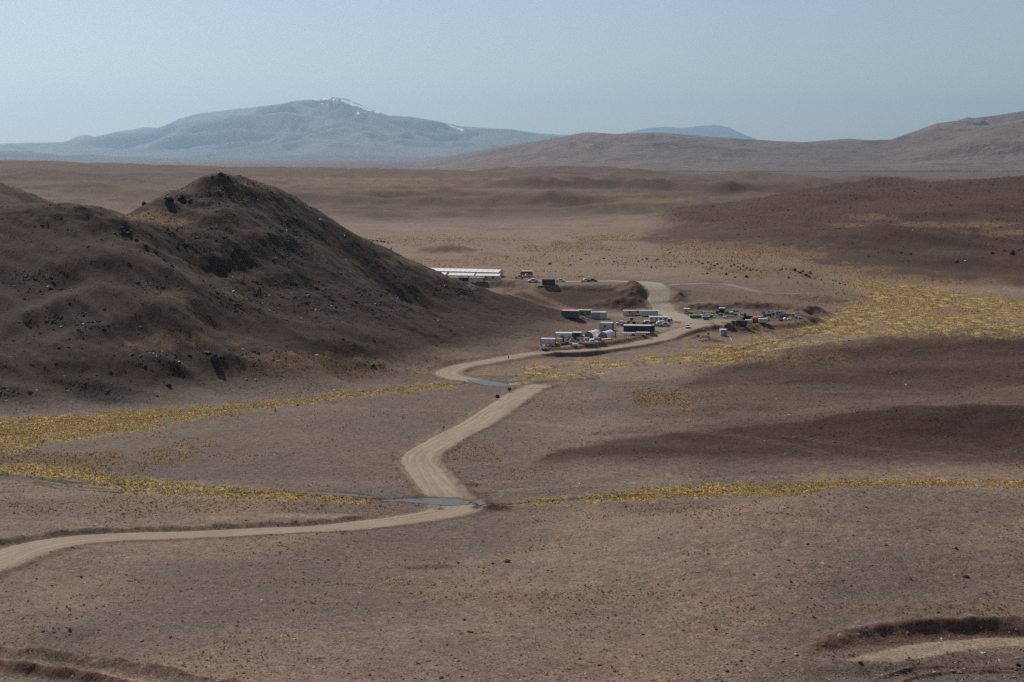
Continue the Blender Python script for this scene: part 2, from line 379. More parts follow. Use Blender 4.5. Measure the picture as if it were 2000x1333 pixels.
def flat_pad(poly, level, feather=6.0, dmin=345, dmax=5600):
    """level a pad whose outline is given on the ground; feather is the bank width in metres"""
    global Z
    pts = [pick(a, b, dmin, dmax) for a, b in poly]
    P_ = np.array([(v.x, v.y) for v in pts])
    m = (X > P_[:, 0].min() - 30) & (X < P_[:, 0].max() + 30) & (D > P_[:, 1].min() - 40) & (D < P_[:, 1].max() + 40)
    s = poly_sd(P_, X[m] + 1.0 * fbm(X[m] / 7, D[m] / 7, 2, 55), D[m])
    w = 1 - sstep(0, feather, s)
    lv = level if not callable(level) else level(X[m], D[m])
    Z[m] = Z[m] * (1 - w) + lv * w
    return m
def plane_pt(px, py, z):
    d = (EYE - z) * F / (py - HZ)
    return ((px - 1000) / F * d, d)
def level_pad(poly, level, feather=6.0, nz=1.0, only=None):
    global Z
    P_ = np.array([plane_pt(a, b, level) for a, b in poly])
    m = (X > P_[:, 0].min() - 30) & (X < P_[:, 0].max() + 30) & (D > P_[:, 1].min() - 40) & (D < P_[:, 1].max() + 40)
    s = poly_sd(P_, X[m] + nz * fbm(X[m] / 7, D[m] / 7, 2, 55), D[m] + nz * fbm(X[m] / 7, D[m] / 7, 2, 57))
    w = 1 - sstep(0, feather, s)
    Z[m] = Z[m] * (1 - w) + (level + .08 * W2[m]) * w
    return m, s
def wbump(px, py, rx, ry, h, dmin=345, dmax=5600, rot=0, rough=.35, key=None, kv=1):
    global Z
    g = bump(px, py, rx, ry, 1.0, dmin, dmax, 1.0, rot)
    Z = Z + h * g * (1 + rough * W3 + .4 * rough * W2)
    if key: M[key] = np.maximum(M[key], np.clip(g * 1.6 - .2, 0, 1) * kv)

# camp platforms
m, s = level_pad([(1048, 676), (1085, 683), (1130, 679), (1180, 671), (1236, 664), (1250, 657), (1300, 650), (1345, 643), (1430, 634), (1440, 621), (1335, 617), (1312, 609), (1230, 609), (1168, 610), (1152, 632), (1146, 648), (1105, 656), (1070, 664)], 3.0, 5.0)
M['red'][m] = np.maximum(M['red'][m], (np.exp(-((s - 3) / 3) ** 2)) * .75)
M['grey'][m] = np.maximum(M['grey'][m], (1 - sstep(-2, 1, s)) * .7)
m, s = level_pad([(1338, 611), (1420, 608), (1560, 609), (1592, 620), (1545, 631), (1450, 639), (1400, 640), (1340, 640)], 2.8, 6.0)
M['red'][m] = np.maximum(M['red'][m], (np.exp(-((s - 3) / 3) ** 2)) * .7)
M['grey'][m] = np.maximum(M['grey'][m], (1 - sstep(-2, 1, s)) * .7)
m, s = level_pad([(800, 553), (985, 553), (1100, 556), (1290, 556), (1290, 546), (1000, 538), (820, 528)], 12.0, 10.0)
M['grey'][m] = np.maximum(M['grey'][m], (1 - sstep(-2, 3, s)) * .5)
# earth banks and spoil heaps about the camp
wbump(1240, 575, 7, 16, 4.0, dmin=1200, key='dark', kv=.6)
wbump(1205, 596, 10, 9, 3.0, dmin=1200, key='dark', kv=.7)
wbump(1318, 580, 5, 16, 3.0, dmin=1200, key='dark', kv=.5)
wbump(1375, 604, 14, 7, 2.6, dmin=1200, key='red', kv=.8)
wbump(1480, 601, 24, 8, 2.6, dmin=1200, key='dark', kv=.6)
wbump(1585, 617, 9, 10, 4.2, dmin=1100, key='dark', kv=.6)
wbump(1545, 622, 10, 8, 2.2, dmin=1100, key='dark', kv=.6)
wbump(1620, 588, 26, 10, 1.6, dmin=1150, key='dark', kv=.7)
for a in ((1372, 663, 5, 6, 1.7), (1388, 668, 4, 5, 1.4), (1400, 647, 8, 6, 1.6), (1432, 646, 8, 6, 1.9), (1470, 645, 9, 6, 1.6), (1500, 640, 7, 5, 1.3)):
    wbump(*a, dmin=950, key='red', kv=.75, rough=.6)
wbump(1010, 552, 14, 6, 1.0, dmin=1280, key='red', kv=.5); wbump(980, 553, 10, 5, 1.1, dmin=1280, key='red', kv=.6)
wbump(705, 711, 3.2, 3, 1.1, key='dark', kv=.8); wbump(740, 713, 3, 3, .9, key='dark', kv=.8)

# roads
hb = lambda ss, p, arc: 1.25 * (1 - sstep(arc[-1] - 42, arc[-1] - 24, ss)) * (.55 + .45 * sstep(15, 60, ss))
road('a', [(-260, 1200), (-120, 1140), (0, 1092), (60, 1070), (140, 1055), (230, 1049), (350, 1045), (500, 1039), (620, 1032), (740, 1022), (820, 1011), (870, 1001), (890, 991), (884, 981)], 11, berm=(hb, .35), bermw=1.7, seed=1)
road('b', [(884, 981), (868, 966), (846, 941), (826, 916), (817, 900), (824, 886), (852, 868), (887, 848), (927, 828), (962, 805), (992, 785), (1016, 770), (1040, 759)], 9.4, berm=(.55, .5), bermw=1.2, seed=2, red=.6)
road('c', [(1040, 759), (1046, 754), (1012, 751), (960, 748), (915, 743), (880, 735), (873, 727), (900, 716), (950, 706), (1000, 698), (1060, 689), (1130, 686), (1200, 679), (1260, 668), (1310, 652), (1345, 640), (1375, 632)], 9, berm=(.6, .5), bermw=1.3, seed=3, zs=35, red=.6)
road('d', [(1375, 632), (1335, 625), (1313, 613), (1296, 602), (1287, 588), (1290, 572), (1284, 560), (1262, 552), (1200, 549), (1120, 550), (1040, 548)], 11, dmin=1000, berm=(0, 0), zs=35, shoulder=5, cut=.2)
road('e', [(-150, 1272), (0, 1290), (100, 1304), (200, 1318), (330, 1342), (430, 1362)], 4.0, berm=(1.75, 1.5), bermw=2.2, shoulder=1.2, seed=5, red=1.0, cut=.05)
road('f', [(1300, 556), (1400, 553), (1440, 560), (1490, 571), (1560, 574)], 4, dmin=1200, berm=(0, 0), cut=.05)
# cut bank of the borrow pit in the right foreground
def ridge(pix, h, w, key='red', kv=1.0, seed=0, dmin=345, taper=6):
    global Z
    p = world_path(pix, 0.5, dmin, 5600, 9)
    dist, sg, zz, ss, arc = path_field(p, w * 3.2)
    nb = arcnoise(ss, dist < 1e8, 3.2, 90 + seed, seed + .37)
    tp = sstep(0, taper, ss) * (1 - sstep(arc[-1] - taper, arc[-1], ss))
    off = sg + .5 * w * nb
    g = np.where(dist < 1e8, np.exp(-(off / w) ** 2), 0) * tp
    Z = Z + h * g * (1 + .35 * nb + .35 * W3)
    M[key] = np.maximum(M[key], np.clip(g * 1.7 - .1, 0, 1) * kv)
ridge([(1590, 1268), (1660, 1240), (1740, 1226), (1820, 1217), (1920, 1215), (2000, 1220), (2100, 1230)], .7, 2.2, seed=3)
ridge([(1560, 1277), (1620, 1262), (1690, 1248)], .6, 2.0, seed=5)
_lv = pick(1850, 1258).z - .45
m, s = level_pad([(1640, 1290), (1720, 1270), (1800, 1256), (1900, 1248), (2000, 1246), (2120, 1248), (2120, 1262), (1980, 1262), (1860, 1275), (1760, 1292)], _lv, 7.0, 1.2)
M['red'][m] = np.maximum(M['red'][m], np.exp(-((s - 3.0) / 3.2) ** 2) * (.15 + .85 * (1 - sstep(1252, 1268, PYof()[m] + .02 * (PX[m] - 1850)))))
ridge([(1660, 1284), (1760, 1276), (1860, 1266), (2000, 1256), (2080, 1252)], .35, .5, seed=6)
for k, pp in enumerate(([(1690, 1333), (1760, 1312), (1850, 1303), (2000, 1308), (2100, 1312)], [(1740, 1342), (1800, 1322), (1900, 1312), (2050, 1318)], [(1560, 1300), (1640, 1340), (1700, 1350)])):
    ridge(pp, .28, .45, seed=8 + k, kv=.8)
ridge([(770, 1112), (840, 1108), (905, 1110)], .16, 3.0, seed=12, kv=1.0)
ridge([(930, 990), (960, 992), (1000, 993)], 1.0, 1.6, seed=13, kv=.9, taper=3)
ridge([(880, 942), (910, 945), (940, 950)], .6, 1.4, seed=14, kv=.6, taper=3)
ridge([(1000, 754), (1080, 746), (1180, 740)], .8, 2.0, seed=15, kv=.9)
ridge([(1330, 678), (1420, 680), (1490, 684)], .5, 1.4, seed=16, kv=.9)

# streams and pools: beds first, the water sheets follow
WATER = [
 ('ford water lying across the road beside the near stream', [(745, 977.5), (790, 975), (838, 973), (890, 975), (919, 980), (914, 985), (880, 987.5), (845, 985.5), (790, 980), (752, 979.5)], 0),
 ('shallow pool beside the near stream left of the ford', [(560, 963), (620, 961.5), (690, 965), (738, 973), (700, 970), (640, 966)], 0),
 ('thin water channel in the grass of the near stream', [(118, 935), (150, 937), (166, 942), (140, 941)], 0),
 ('narrow water gleam along the grass edge at far left', [(70, 944), (130, 952), (230, 958), (228, 961), (120, 955)], 0),
 ('ford water on the far stream below the dark hill', [(912, 742), (950, 743), (992, 750), (986, 755), (950, 753), (922, 747)], 0),
 ('short bend of water in the far stream', [(1130, 728.5), (1142, 730.5), (1166, 738), (1154, 738.5), (1140, 734)], 0),
 ('small pool in yellow grass below the camp', [(1241, 707), (1251, 708.5), (1259, 715.5), (1248, 716), (1246, 711)], 0),
 ('shallow water beside the ford on the right bank', [(925, 980), (942, 979), (950, 984), (936, 987)], 0),
]
WPOLY = []
for lab, poly, _ in WATER:
    cs_ = [pick(a, b) for a, b in poly]
    zl = float(np.median([v.z for v in cs_])) - .05
    P_ = np.array([plane_pt(a, b, zl) for a, b in poly])
    c = P_.mean(0)
    m = (np.abs(X - c[0]) < 40) & (np.abs(D - c[1]) < 40)
    s = poly_sd(P_, X[m], D[m])
    w = 1 - sstep(.3, 3.5, s)
    Z[m] = np.minimum(Z[m], Z[m] * (1 - w) + (zl + .06) * w)
    w = 1 - sstep(-.4, .6, s)
    Z[m] = Z[m] * (1 - w) + (zl - .18) * w
    M['mud'][m] = np.maximum(M['mud'][m], (1 - sstep(.5, 3.0, s)))
    WPOLY.append((lab, P_, zl))
# small dry rills through the grass
for k, pp in enumerate(([(0, 926), (150, 944), (320, 953), (480, 963), (640, 972), (740, 978)], [(1010, 984), (1150, 975), (1300, 965), (1480, 957), (1700, 946)], [(-60, 862), (90, 838), (190, 822), (330, 812), (440, 800), (620, 776), (800, 760), (905, 749)], [(1000, 748), (1060, 728), (1100, 716), (1240, 704), (1340, 694), (1440, 684), (1520, 666), (1600, 646), (1680, 620)])):
    p = world_path(pp, 1.0, 345, 5600, 31)
    dist, sg, zz, ss, arc = path_field(p, 8)
    wob = sg + 2.2 * arcnoise(ss, dist < 1e8, 13, 130 + k, .4, 2)
    g = np.where(dist < 1e8, np.exp(-(wob / .9) ** 2), 0)
    Z = Z - .55 * g
    M['mud'] = np.maximum(M['mud'], g * .7)

# ------------------------------------------------------------------ ground cover and soil masks, slope shade painted into the dark one (outlines given on the ground they lie on)
paint('grass', [(-80, 903), (60, 908), (200, 922), (330, 941), (480, 953), (640, 964), (745, 972), (742, 983), (600, 979), (430, 974), (300, 966), (200, 962), (110, 953), (60, 944), (200, 950), (120, 934), (0, 925), (-80, 918)], 1, 7)
paint('grass', [(985, 984), (1080, 972), (1200, 960), (1330, 949), (1450, 941), (1700, 937), (2000, 936), (2150, 936), (2150, 953), (1850, 955), (1650, 967), (1450, 972), (1300, 975), (1150, 982), (1040, 988)], 1, 7, dmin=560)
paint('grass', [(-100, 822), (0, 817), (150, 811), (250, 802), (420, 794), (560, 779), (700, 764), (895, 746), (895, 756), (700, 775), (560, 793), (430, 810), (330, 832), (200, 852), (100, 866), (0, 886), (-100, 900)], 1, 9)
paint('grass', [(1000, 748), (1035, 716), (1110, 711), (1230, 701), (1300, 690), (1400, 676), (1470, 664), (1530, 652), (1600, 628), (1650, 600), (1700, 590), (1690, 570), (1645, 556), (1680, 549), (1800, 557), (1960, 580), (2040, 605), (2060, 640), (2040, 660), (1750, 655), (1620, 662), (1530, 684), (1450, 700), (1370, 706), (1290, 708), (1200, 723), (1110, 737), (1040, 746)], 1, 12, dmin=850, warp=9, wscale=14)
for a in ((1150, 722, 90, 6), (1700, 640, 40, 5), (1560, 660, 60, 5), (1840, 608, 60, 5), (1380, 664, 40, 8)):
    py = PYof(); q = np.hypot((PX - a[0]) / a[2], (py - a[1]) / a[3]) + .5 * fbm(X / 20, D / 60, 3, 77)
    M['grass'] *= np.where((D > 850) & (D < 1600), sstep(.5, 1.2, q), 1)
brk = fbm(X / 9, D / 22, 4, 81)
M['grass'] *= np.where(D > 880, sstep(-.75, -.15, brk), sstep(-.95, -.4, brk)) * (.25 + .75 * sstep(-.35, .25, fbm(X / 3.5, D / 8, 3, 84) + .9 * (M['grass'] - .55)))
M['mud'] = np.maximum(M['mud'], .9 * M['grass'] * sstep(.30, .55, fbm(X / 7, D / 5, 3, 86)))
for a in ((1560, 530, 220, 16, .9), (1800, 552, 220, 10, .7), (1450, 497, 170, 26, .9), (1360, 483, 110, 14, .8), (1560, 525, 130, 16, .8), (1720, 545, 120, 14, .6), (1300, 775, 75, 22, .8), (1350, 790, 50, 20, .7), (900, 885, 90, 30, .35), (130, 905, 220, 30, .7), (330, 890, 90, 30, .5), (300, 420, 55, 14, .9), (340, 432, 40, 10, .8), (620, 715, 260, 30, .5), (380, 665, 120, 20, .5), (350, 575, 120, 16, .3), (1120, 484, 130, 14, .9), (1190, 465, 90, 12, .7), (980, 512, 260, 14, .55), (1000, 535, 240, 10, .4), (880, 470, 200, 14, .4), (1350, 510, 250, 14, .6), (1700, 425, 60, 6, .8), (1660, 440, 40, 5, .6), (1880, 440, 130, 7, .7), (1960, 455, 90, 8, .6), (700, 360, 300, 7, .7), (900, 372, 250, 6, .5), (1290, 392, 130, 6, .9), (1180, 380, 100, 5, .6), (250, 372, 300, 10, .35), (1740, 590, 240, 45, .55), (1560, 640, 140, 20, .6), (1470, 700, 260, 14, .5), (480, 985, 400, 18, .35), (250, 990, 250, 24, .3), (1100, 1165, 420, 16, .25), (700, 1140, 500, 12, .25), (1750, 1190, 300, 12, .3), (420, 810, 60, 14, .6), (1300, 1000, 260, 20, .2), (540, 860, 260, 18, .0)):
    ell('ochre', *a)
M['black'] = hillL * (1 - .8 * M['ochre']); M['dark'] = np.maximum(M['dark'], .95 * hillR)
M['dark'] = np.maximum(M['dark'], .6 * hillM * sstep(1120, 1420, PX + 120 * W1))  # dark soil on the right-hand rise, its tone also exaggerates the relief
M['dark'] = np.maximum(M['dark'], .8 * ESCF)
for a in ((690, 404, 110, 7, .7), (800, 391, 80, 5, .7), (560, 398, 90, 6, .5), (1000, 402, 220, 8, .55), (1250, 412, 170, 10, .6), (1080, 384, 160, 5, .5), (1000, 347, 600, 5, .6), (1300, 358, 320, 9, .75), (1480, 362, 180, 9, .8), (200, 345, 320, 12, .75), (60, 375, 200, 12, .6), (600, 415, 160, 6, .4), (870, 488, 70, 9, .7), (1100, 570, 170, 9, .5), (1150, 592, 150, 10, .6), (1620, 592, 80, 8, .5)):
    ell('dark', *a, 1250)  # dark soil tone on hummocks, doubling as painted shade of their near sides
for a in ((960, 458, 320, 12, .35), (900, 520, 330, 14, .25), (1180, 535, 260, 10, .3), (850, 350, 500, 3, .4), (1180, 436, 200, 4, .3), (400, 412, 200, 5, .3)):
    ell('pale', *a, 1350)
M['dark'] *= 1 - .8 * M['ochre']
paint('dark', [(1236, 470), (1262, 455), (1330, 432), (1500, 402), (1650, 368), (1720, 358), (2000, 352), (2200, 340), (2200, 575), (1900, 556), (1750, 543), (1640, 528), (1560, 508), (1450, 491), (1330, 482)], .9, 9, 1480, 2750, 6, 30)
def slope_band(poly, val, feather, dmin, dmax, y0, y1):  # dark soil below a crest, deepened in colour to stand in for slope shade
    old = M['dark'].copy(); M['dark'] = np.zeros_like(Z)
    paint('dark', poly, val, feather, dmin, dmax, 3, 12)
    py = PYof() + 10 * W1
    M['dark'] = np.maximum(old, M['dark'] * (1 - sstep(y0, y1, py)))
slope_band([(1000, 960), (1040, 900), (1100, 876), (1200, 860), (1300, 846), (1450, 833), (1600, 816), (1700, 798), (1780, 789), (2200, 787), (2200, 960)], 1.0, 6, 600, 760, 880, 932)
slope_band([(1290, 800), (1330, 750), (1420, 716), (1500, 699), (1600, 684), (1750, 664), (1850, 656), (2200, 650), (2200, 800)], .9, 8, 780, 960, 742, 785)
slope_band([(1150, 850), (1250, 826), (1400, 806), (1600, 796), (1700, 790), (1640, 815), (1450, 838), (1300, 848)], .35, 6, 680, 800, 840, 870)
paint('dark', [(985, 570), (1100, 566), (1240, 564), (1262, 585), (1262, 602), (1230, 607), (1130, 604), (1050, 592)], .85, 5, 1240, 1345, 5, 12)
paint('dark', [(1335, 598), (1440, 592), (1540, 594), (1590, 604), (1540, 606), (1440, 604), (1370, 607)], .8, 5, 1200, 1345, 5, 12)
M['dark'] *= np.where((D > 600) & (D < 1000), .92 + .12 * np.clip(FOLD, -.8, .8), 1)
M['dark'] = np.maximum(M['dark'], .6 * sstep(2350, 2800, D + 150 * W1))
M['pale'] = np.maximum(M['pale'], .22 * sstep(1340, 1450, D) * (1 - sstep(2300, 2600, D)) * (1 - M['dark']) * (.7 + .5 * W1))
M['dark'] *= 1 - .8 * M['ochre']
for a in ((300, 560, 60, 16), (520, 560, 120, 30), (640, 600, 80, 40), (740, 590, 70, 40), (330, 700, 60, 18), (430, 700, 30, 16), (500, 700, 60, 18), (60, 540, 60, 30), (150, 630, 100, 22), (430, 380, 90, 30), (380, 460, 90, 30), (560, 460, 60, 50), (190, 755, 90, 20), (30, 770, 60, 20), (850, 565, 120, 16), (480, 600, 60, 20), (250, 460, 30, 20)):
    ell('scree', *a, 1.0, 760, 1300)
for a in ((1600, 480, 200, 16), (1800, 510, 200, 20), (1900, 470, 140, 14), (1500, 460, 200, 14)):
    ell('scree', *a, .55, 1450, 2600)
M['grey'] = np.maximum(M['grey'], (D > 625) * (D < 930) * (1 - sstep(950, 1250, PX + 90 * W1)) * (1 - hillL) * (.75 + .3 * W1))
M['grey'] = np.maximum(M['grey'], .8 * sstep(-.1, .5, fbm(X / 90, D / 160, 3, 66)) * (1 - hillL) * (D < 900))
ell('pale', 600, 1008, 130, 6, .8); ell('pale', 470, 1012, 90, 5, .5); ell('pale', 1160, 508, 90, 6, .4); ell('pale', 830, 447, 110, 7, .5); ell('pale', 1040, 444, 110, 5, .4)
ell('mud', 1900, 615, 60, 7, .25)
m, s = level_pad([(1640, 1290), (1720, 1270), (1800, 1256), (1900, 1248), (2000, 1246), (2120, 1248), (2120, 1262), (1980, 1262), (1860, 1275), (1760, 1292)], _lv, .01, .6)
M['pale'][m] = np.maximum(M['pale'][m], 1 - sstep(-.8, .3, s)); M['red'][m] *= sstep(-.6, .2, s)
paint('pale', [(1315, 632), (1340, 622), (1440, 625), (1430, 632), (1400, 637), (1350, 646), (1330, 648), (1290, 655), (1260, 655), (1310, 640)], 1.0, 3, dmin=1000, warp=3)
paint('pale', [(1215, 655), (1340, 640), (1330, 632), (1225, 634), (1195, 650)], .75, 4, dmin=1000, warp=3)
paint('pale', [(1110, 620), (1220, 620), (1300, 612), (1220, 613), (1150, 616)], .7, 3, dmin=1000, warp=3)
paint('pale', [(1060, 672), (1150, 662), (1235, 656), (1200, 668), (1100, 682)], .55, 3, dmin=1000, warp=3)
# wheel tracks crossing the plain
for pp, w_, v_ in (([(90, 1092), (250, 1087), (420, 1090), (650, 1096), (900, 1098), (1050, 1092)], .45, .8), ([(1030, 955), (1200, 945), (1300, 938), (1500, 930), (1750, 927), (2050, 928)], .9, .8), ([(610, 790), (720, 797), (850, 802), (960, 808)], .9, .7), ([(985, 822), (1050, 828), (1130, 836)], 1.2, .9), ([(310, 850), (380, 835), (470, 802), (540, 790)], .5, .5), ([(920, 562), (1000, 572), (1060, 582), (1100, 600)], 1.4, .9), ([(380, 860), (355, 870), (370, 885), (420, 892)], .5, .5), ([(1340, 838), (1500, 862), (1620, 890)], .6, .35), ([(1600, 860), (1750, 880), (1900, 886), (2000, 870)], .6, .35), ([(300, 838), (200, 872), (120, 880)], .6, .3), ([(1010, 555), (1100, 556), (1200, 552), (1290, 555)], 2.0, .8)):
    p = world_path(pp, 1.0)
    dist, sg, zz, ss, arc = path_field(p, 6)
    q = np.where(dist < 1e8, np.maximum(np.exp(-((sg - 1.1) / w_) ** 2), np.exp(-((sg + 1.1) / w_) ** 2)), 0)
    M['track'] = np.maximum(M['track'], q * v_)
    Z = Z - .06 * q
for k in PATHS:
    p, wd = PATHS[k]
    dist, sg, zz, ss, arc = path_field(p, wd / 2 + 6)
    M['pale'] = np.maximum(M['pale'], np.where(dist < 1e8, 1 - sstep(wd / 2 + .2, wd / 2 + 2.2, dist + .6 * W3), 0) * .75)
    M['grass'] *= np.where(dist < wd / 2 + .5, 0, 1)
    M['ochre'] *= np.where(dist < wd / 2 + .5, 0, 1)

# ------------------------------------------------------------------ materials
def new_mat(name):
    m = bpy.data.materials.new(name); m.use_nodes = True
    t = m.node_tree; b = t.nodes['Principled BSDF']
    return m, t, b
class NB:                                       # terse node building
    def __init__(s, t): s.t = t
    def n(s, ty, **kw):
        o = s.t.nodes.new(ty)
        for k, v in kw.items(): setattr(o, k, v)
        return o
    def link(s, a, b): s.t.links.new(a, b)
    def noise(s, vec, scale, detail=4, rough=.6):
        o = s.n('ShaderNodeTexNoise'); o.inputs['Scale'].default_value = scale; o.inputs['Detail'].default_value = detail
        o.inputs['Roughness'].default_value = rough
        if vec is not None: s.link(vec, o.inputs['Vector'])
        return o.outputs['Fac']
    def ramp(s, v, a, b, lo=0., hi=1.):
        o = s.n('ShaderNodeMapRange'); o.interpolation_type = 'SMOOTHSTEP'
        o.inputs[1].default_value = a; o.inputs[2].default_value = b; o.inputs[3].default_value = lo; o.inputs[4].default_value = hi
        s.link(v, o.inputs[0]); return o.outputs[0]
    def math(s, op, a, b=None):
        o = s.n('ShaderNodeMath', operation=op)
        for i, v in enumerate((a, b)):
            if v is None: continue
            if isinstance(v, (int, float)): o.inputs[i].default_value = v
            else: s.link(v, o.inputs[i])
        return o.outputs[0]
    def mix(s, f, a, b, blend='MIX'):
        o = s.n('ShaderNodeMix', data_type='RGBA', blend_type=blend)
        if isinstance(f, (int, float)): o.inputs[0].default_value = f
        else: s.link(f, o.inputs[0])
        for i, v in ((6, a), (7, b)):
            if isinstance(v, tuple): o.inputs[i].default_value = (*v, 1)
            else: s.link(v, o.inputs[i])
        return o.outputs[2]
    def grey(s, v):
        o = s.n('ShaderNodeCombineColor')
        for i in range(3): s.link(v, o.inputs[i])
        return o.outputs[0]
    def attr(s, name):
        o = s.n('ShaderNodeAttribute', attribute_name=name); return o

def ground_material():
    m, t, b = new_mat('desert_ground'); k = NB(t)
    pos = k.n('ShaderNodeTexCoord').outputs['Object']
    def rgba(nm):
        a = k.attr(nm); sp = k.n('ShaderNodeSeparateColor'); k.link(a.outputs['Color'], sp.inputs[0])
        return sp.outputs[0], sp.outputs[1], sp.outputs[2], a.outputs['Alpha']
    grass, ochre, pale, dark = rgba('cover_a')
    red, scree, grey, mud = rgba('cover_b')
    track, black, _u1, _u2 = rgba('cover_c')
    n_big = k.noise(pos, .012, 5); n_mid = k.noise(pos, .09, 5); n_sm = k.noise(pos, .6, 5, .7); n_fine = k.noise(pos, 2.6, 4, .75)
    n_b = k.noise(pos, .045, 6, .65)
    c = k.mix(k.ramp(n_big, .38, .62), (.214, .156, .122), (.234, .164, .121))
    c = k.mix(k.ramp(n_mid, .45, .65), c, (.188, .131, .103))
    c = k.mix(k.math('MULTIPLY', grey, .9), c, (.130, .101, .090))
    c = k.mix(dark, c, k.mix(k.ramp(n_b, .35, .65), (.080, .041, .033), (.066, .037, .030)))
    c = k.mix(k.math('MULTIPLY', black, .9), c, k.mix(k.ramp(n_b, .35, .65), (.042, .0205, .015), (.034, .018, .014)))
    c = k.mix(k.math('MULTIPLY', scree, k.ramp(n_sm, .35, .6, .1, .7)), c, (.036, .027, .024))
    sp1 = k.ramp(n_sm, .38, .58)
    c = k.mix(k.math('MULTIPLY', ochre, k.math('MULTIPLY', sp1, .9)), c, (.215, .118, .040))
    c = k.mix(k.math('MULTIPLY', red, k.ramp(n_sm, .2, .5, .6, 1)), c, (.125, .068, .050))
    c = k.mix(k.math('MULTIPLY', pale, .9), c, k.mix(n_mid, (.29, .215, .155), (.33, .255, .19)))
    c = k.mix(k.math('MULTIPLY', track, .65), c, (.27, .195, .14))
    gcol = k.mix(k.ramp(n_sm, .35, .62), (.34, .24, .10), (.60, .445, .19))
    c = k.mix(k.math('MULTIPLY', grass, k.ramp(n_mid, .34, .56, .25, .95)), c, gcol)
    c = k.mix(k.math('MULTIPLY', mud, .7), c, (.075, .052, .040))
    spk = k.ramp(n_fine, .30, .70, .42, 1.32)
    c = k.mix(1.0, c, k.grey(spk), 'MULTIPLY')
    spk2 = k.ramp(n_sm, .3, .7, .74, 1.26)
    c = k.mix(1.0, c, k.grey(spk2), 'MULTIPLY')
    k.link(c, b.inputs['Base Color'])
    b.inputs['Roughness'].default_value = .95
    b.inputs['Specular IOR Level'].default_value = .15
    h = k.math('ADD', k.math('MULTIPLY', n_fine, .22), k.math('MULTIPLY', n_sm, .6))
    bp = k.n('ShaderNodeBump'); bp.inputs['Strength'].default_value = .75; bp.inputs['Distance'].default_value = .5
    k.link(h, bp.inputs['Height']); k.link(bp.outputs[0], b.inputs['Normal'])
    return m
MGROUND = ground_material()

def grid_mesh(name, Xg, Yg, Zg, mat, attrs=()):
    nr, nc = Zg.shape
    me = bpy.data.meshes.new(name)
    co = np.stack([Xg, Yg * YS, Zg], -1).reshape(-1, 3).astype(np.float32)
    me.vertices.add(nr * nc); me.vertices.foreach_set('co', co.ravel())
    i = np.arange(nr * nc).reshape(nr, nc)
    q = np.stack([i[:-1, :-1], i[:-1, 1:], i[1:, 1:], i[1:, :-1]], -1).reshape(-1, 4)
    me.loops.add(q.size); me.loops.foreach_set('vertex_index', q.ravel().astype(np.int32))
    me.polygons.add(len(q)); me.polygons.foreach_set('loop_start', np.arange(0, q.size, 4, dtype=np.int32))
    me.polygons.foreach_set('use_smooth', np.ones(len(q), bool))
    me.update(calc_edges=True)
    for an, arr in attrs:
        a = me.color_attributes.new(an, 'FLOAT_COLOR', 'POINT')
        a.data.foreach_set('color', arr.reshape(-1, 4).astype(np.float32).ravel())
    me.materials.append(mat)
    o = bpy.data.objects.new(name, me); COL.objects.link(o)
    return o
mk = {a: np.clip(v, 0, 1) for a, v in M.items()}
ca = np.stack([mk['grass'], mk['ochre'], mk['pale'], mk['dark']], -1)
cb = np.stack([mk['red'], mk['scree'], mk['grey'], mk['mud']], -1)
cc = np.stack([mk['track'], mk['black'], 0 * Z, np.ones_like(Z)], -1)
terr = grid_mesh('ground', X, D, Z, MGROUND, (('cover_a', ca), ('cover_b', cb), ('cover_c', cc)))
tag(terr, 'brown stony desert valley floor with dark and rolling hills', kind='structure')

# road surfaces
def road_material(name, c0, c1):
    m, t, b = new_mat(name); k = NB(t)
    uvn = k.n('ShaderNodeUVMap', uv_map='lane').outputs[0]
    sp = k.n('ShaderNodeSeparateXYZ'); k.link(uvn, sp.inputs[0])
    pos = k.n('ShaderNodeTexCoord').outputs['Object']
    st = k.n('ShaderNodeCombineXYZ'); k.link(k.math('MULTIPLY', sp.outputs[0], 1.0), st.inputs[0]); k.link(k.math('MULTIPLY', sp.outputs[1], .02), st.inputs[1])
    rut = k.noise(st.outputs[0], 1.0, 5, .7)
    mo = k.noise(pos, .12, 5); fi = k.noise(pos, 1.6, 4, .7)
    c = k.mix(k.ramp(rut, .32, .68), c0, c1)
    c = k.mix(k.math('MULTIPLY', k.ramp(mo, .4, .7), .35), c, (.20, .145, .105))
    c = k.mix(1.0, c, k.grey(k.ramp(fi, .3, .7, .86, 1.14)), 'MULTIPLY')
    wet = k.attr('wet').outputs['Fac']
    c = k.mix(k.math('MULTIPLY', wet, .55), c, (.07, .055, .045))
    k.link(c, b.inputs['Base Color']); b.inputs['Roughness'].default_value = .9; b.inputs['Specular IOR Level'].default_value = .2
    k.link(k.ramp(wet, 0, 1, .92, .45), b.inputs['Roughness'])
    bp = k.n('ShaderNodeBump'); bp.inputs['Strength'].default_value = .5; bp.inputs['Distance'].default_value = .25
    k.link(k.math('ADD', rut, k.math('MULTIPLY', fi, .3)), bp.inputs['Height']); k.link(bp.outputs[0], b.inputs['Normal'])
    return m
MROAD = road_material('road_dirt', (.235, .178, .135), (.365, .288, .222))
MROADG = road_material('road_gravel', (.28, .23, .18), (.37, .315, .255))
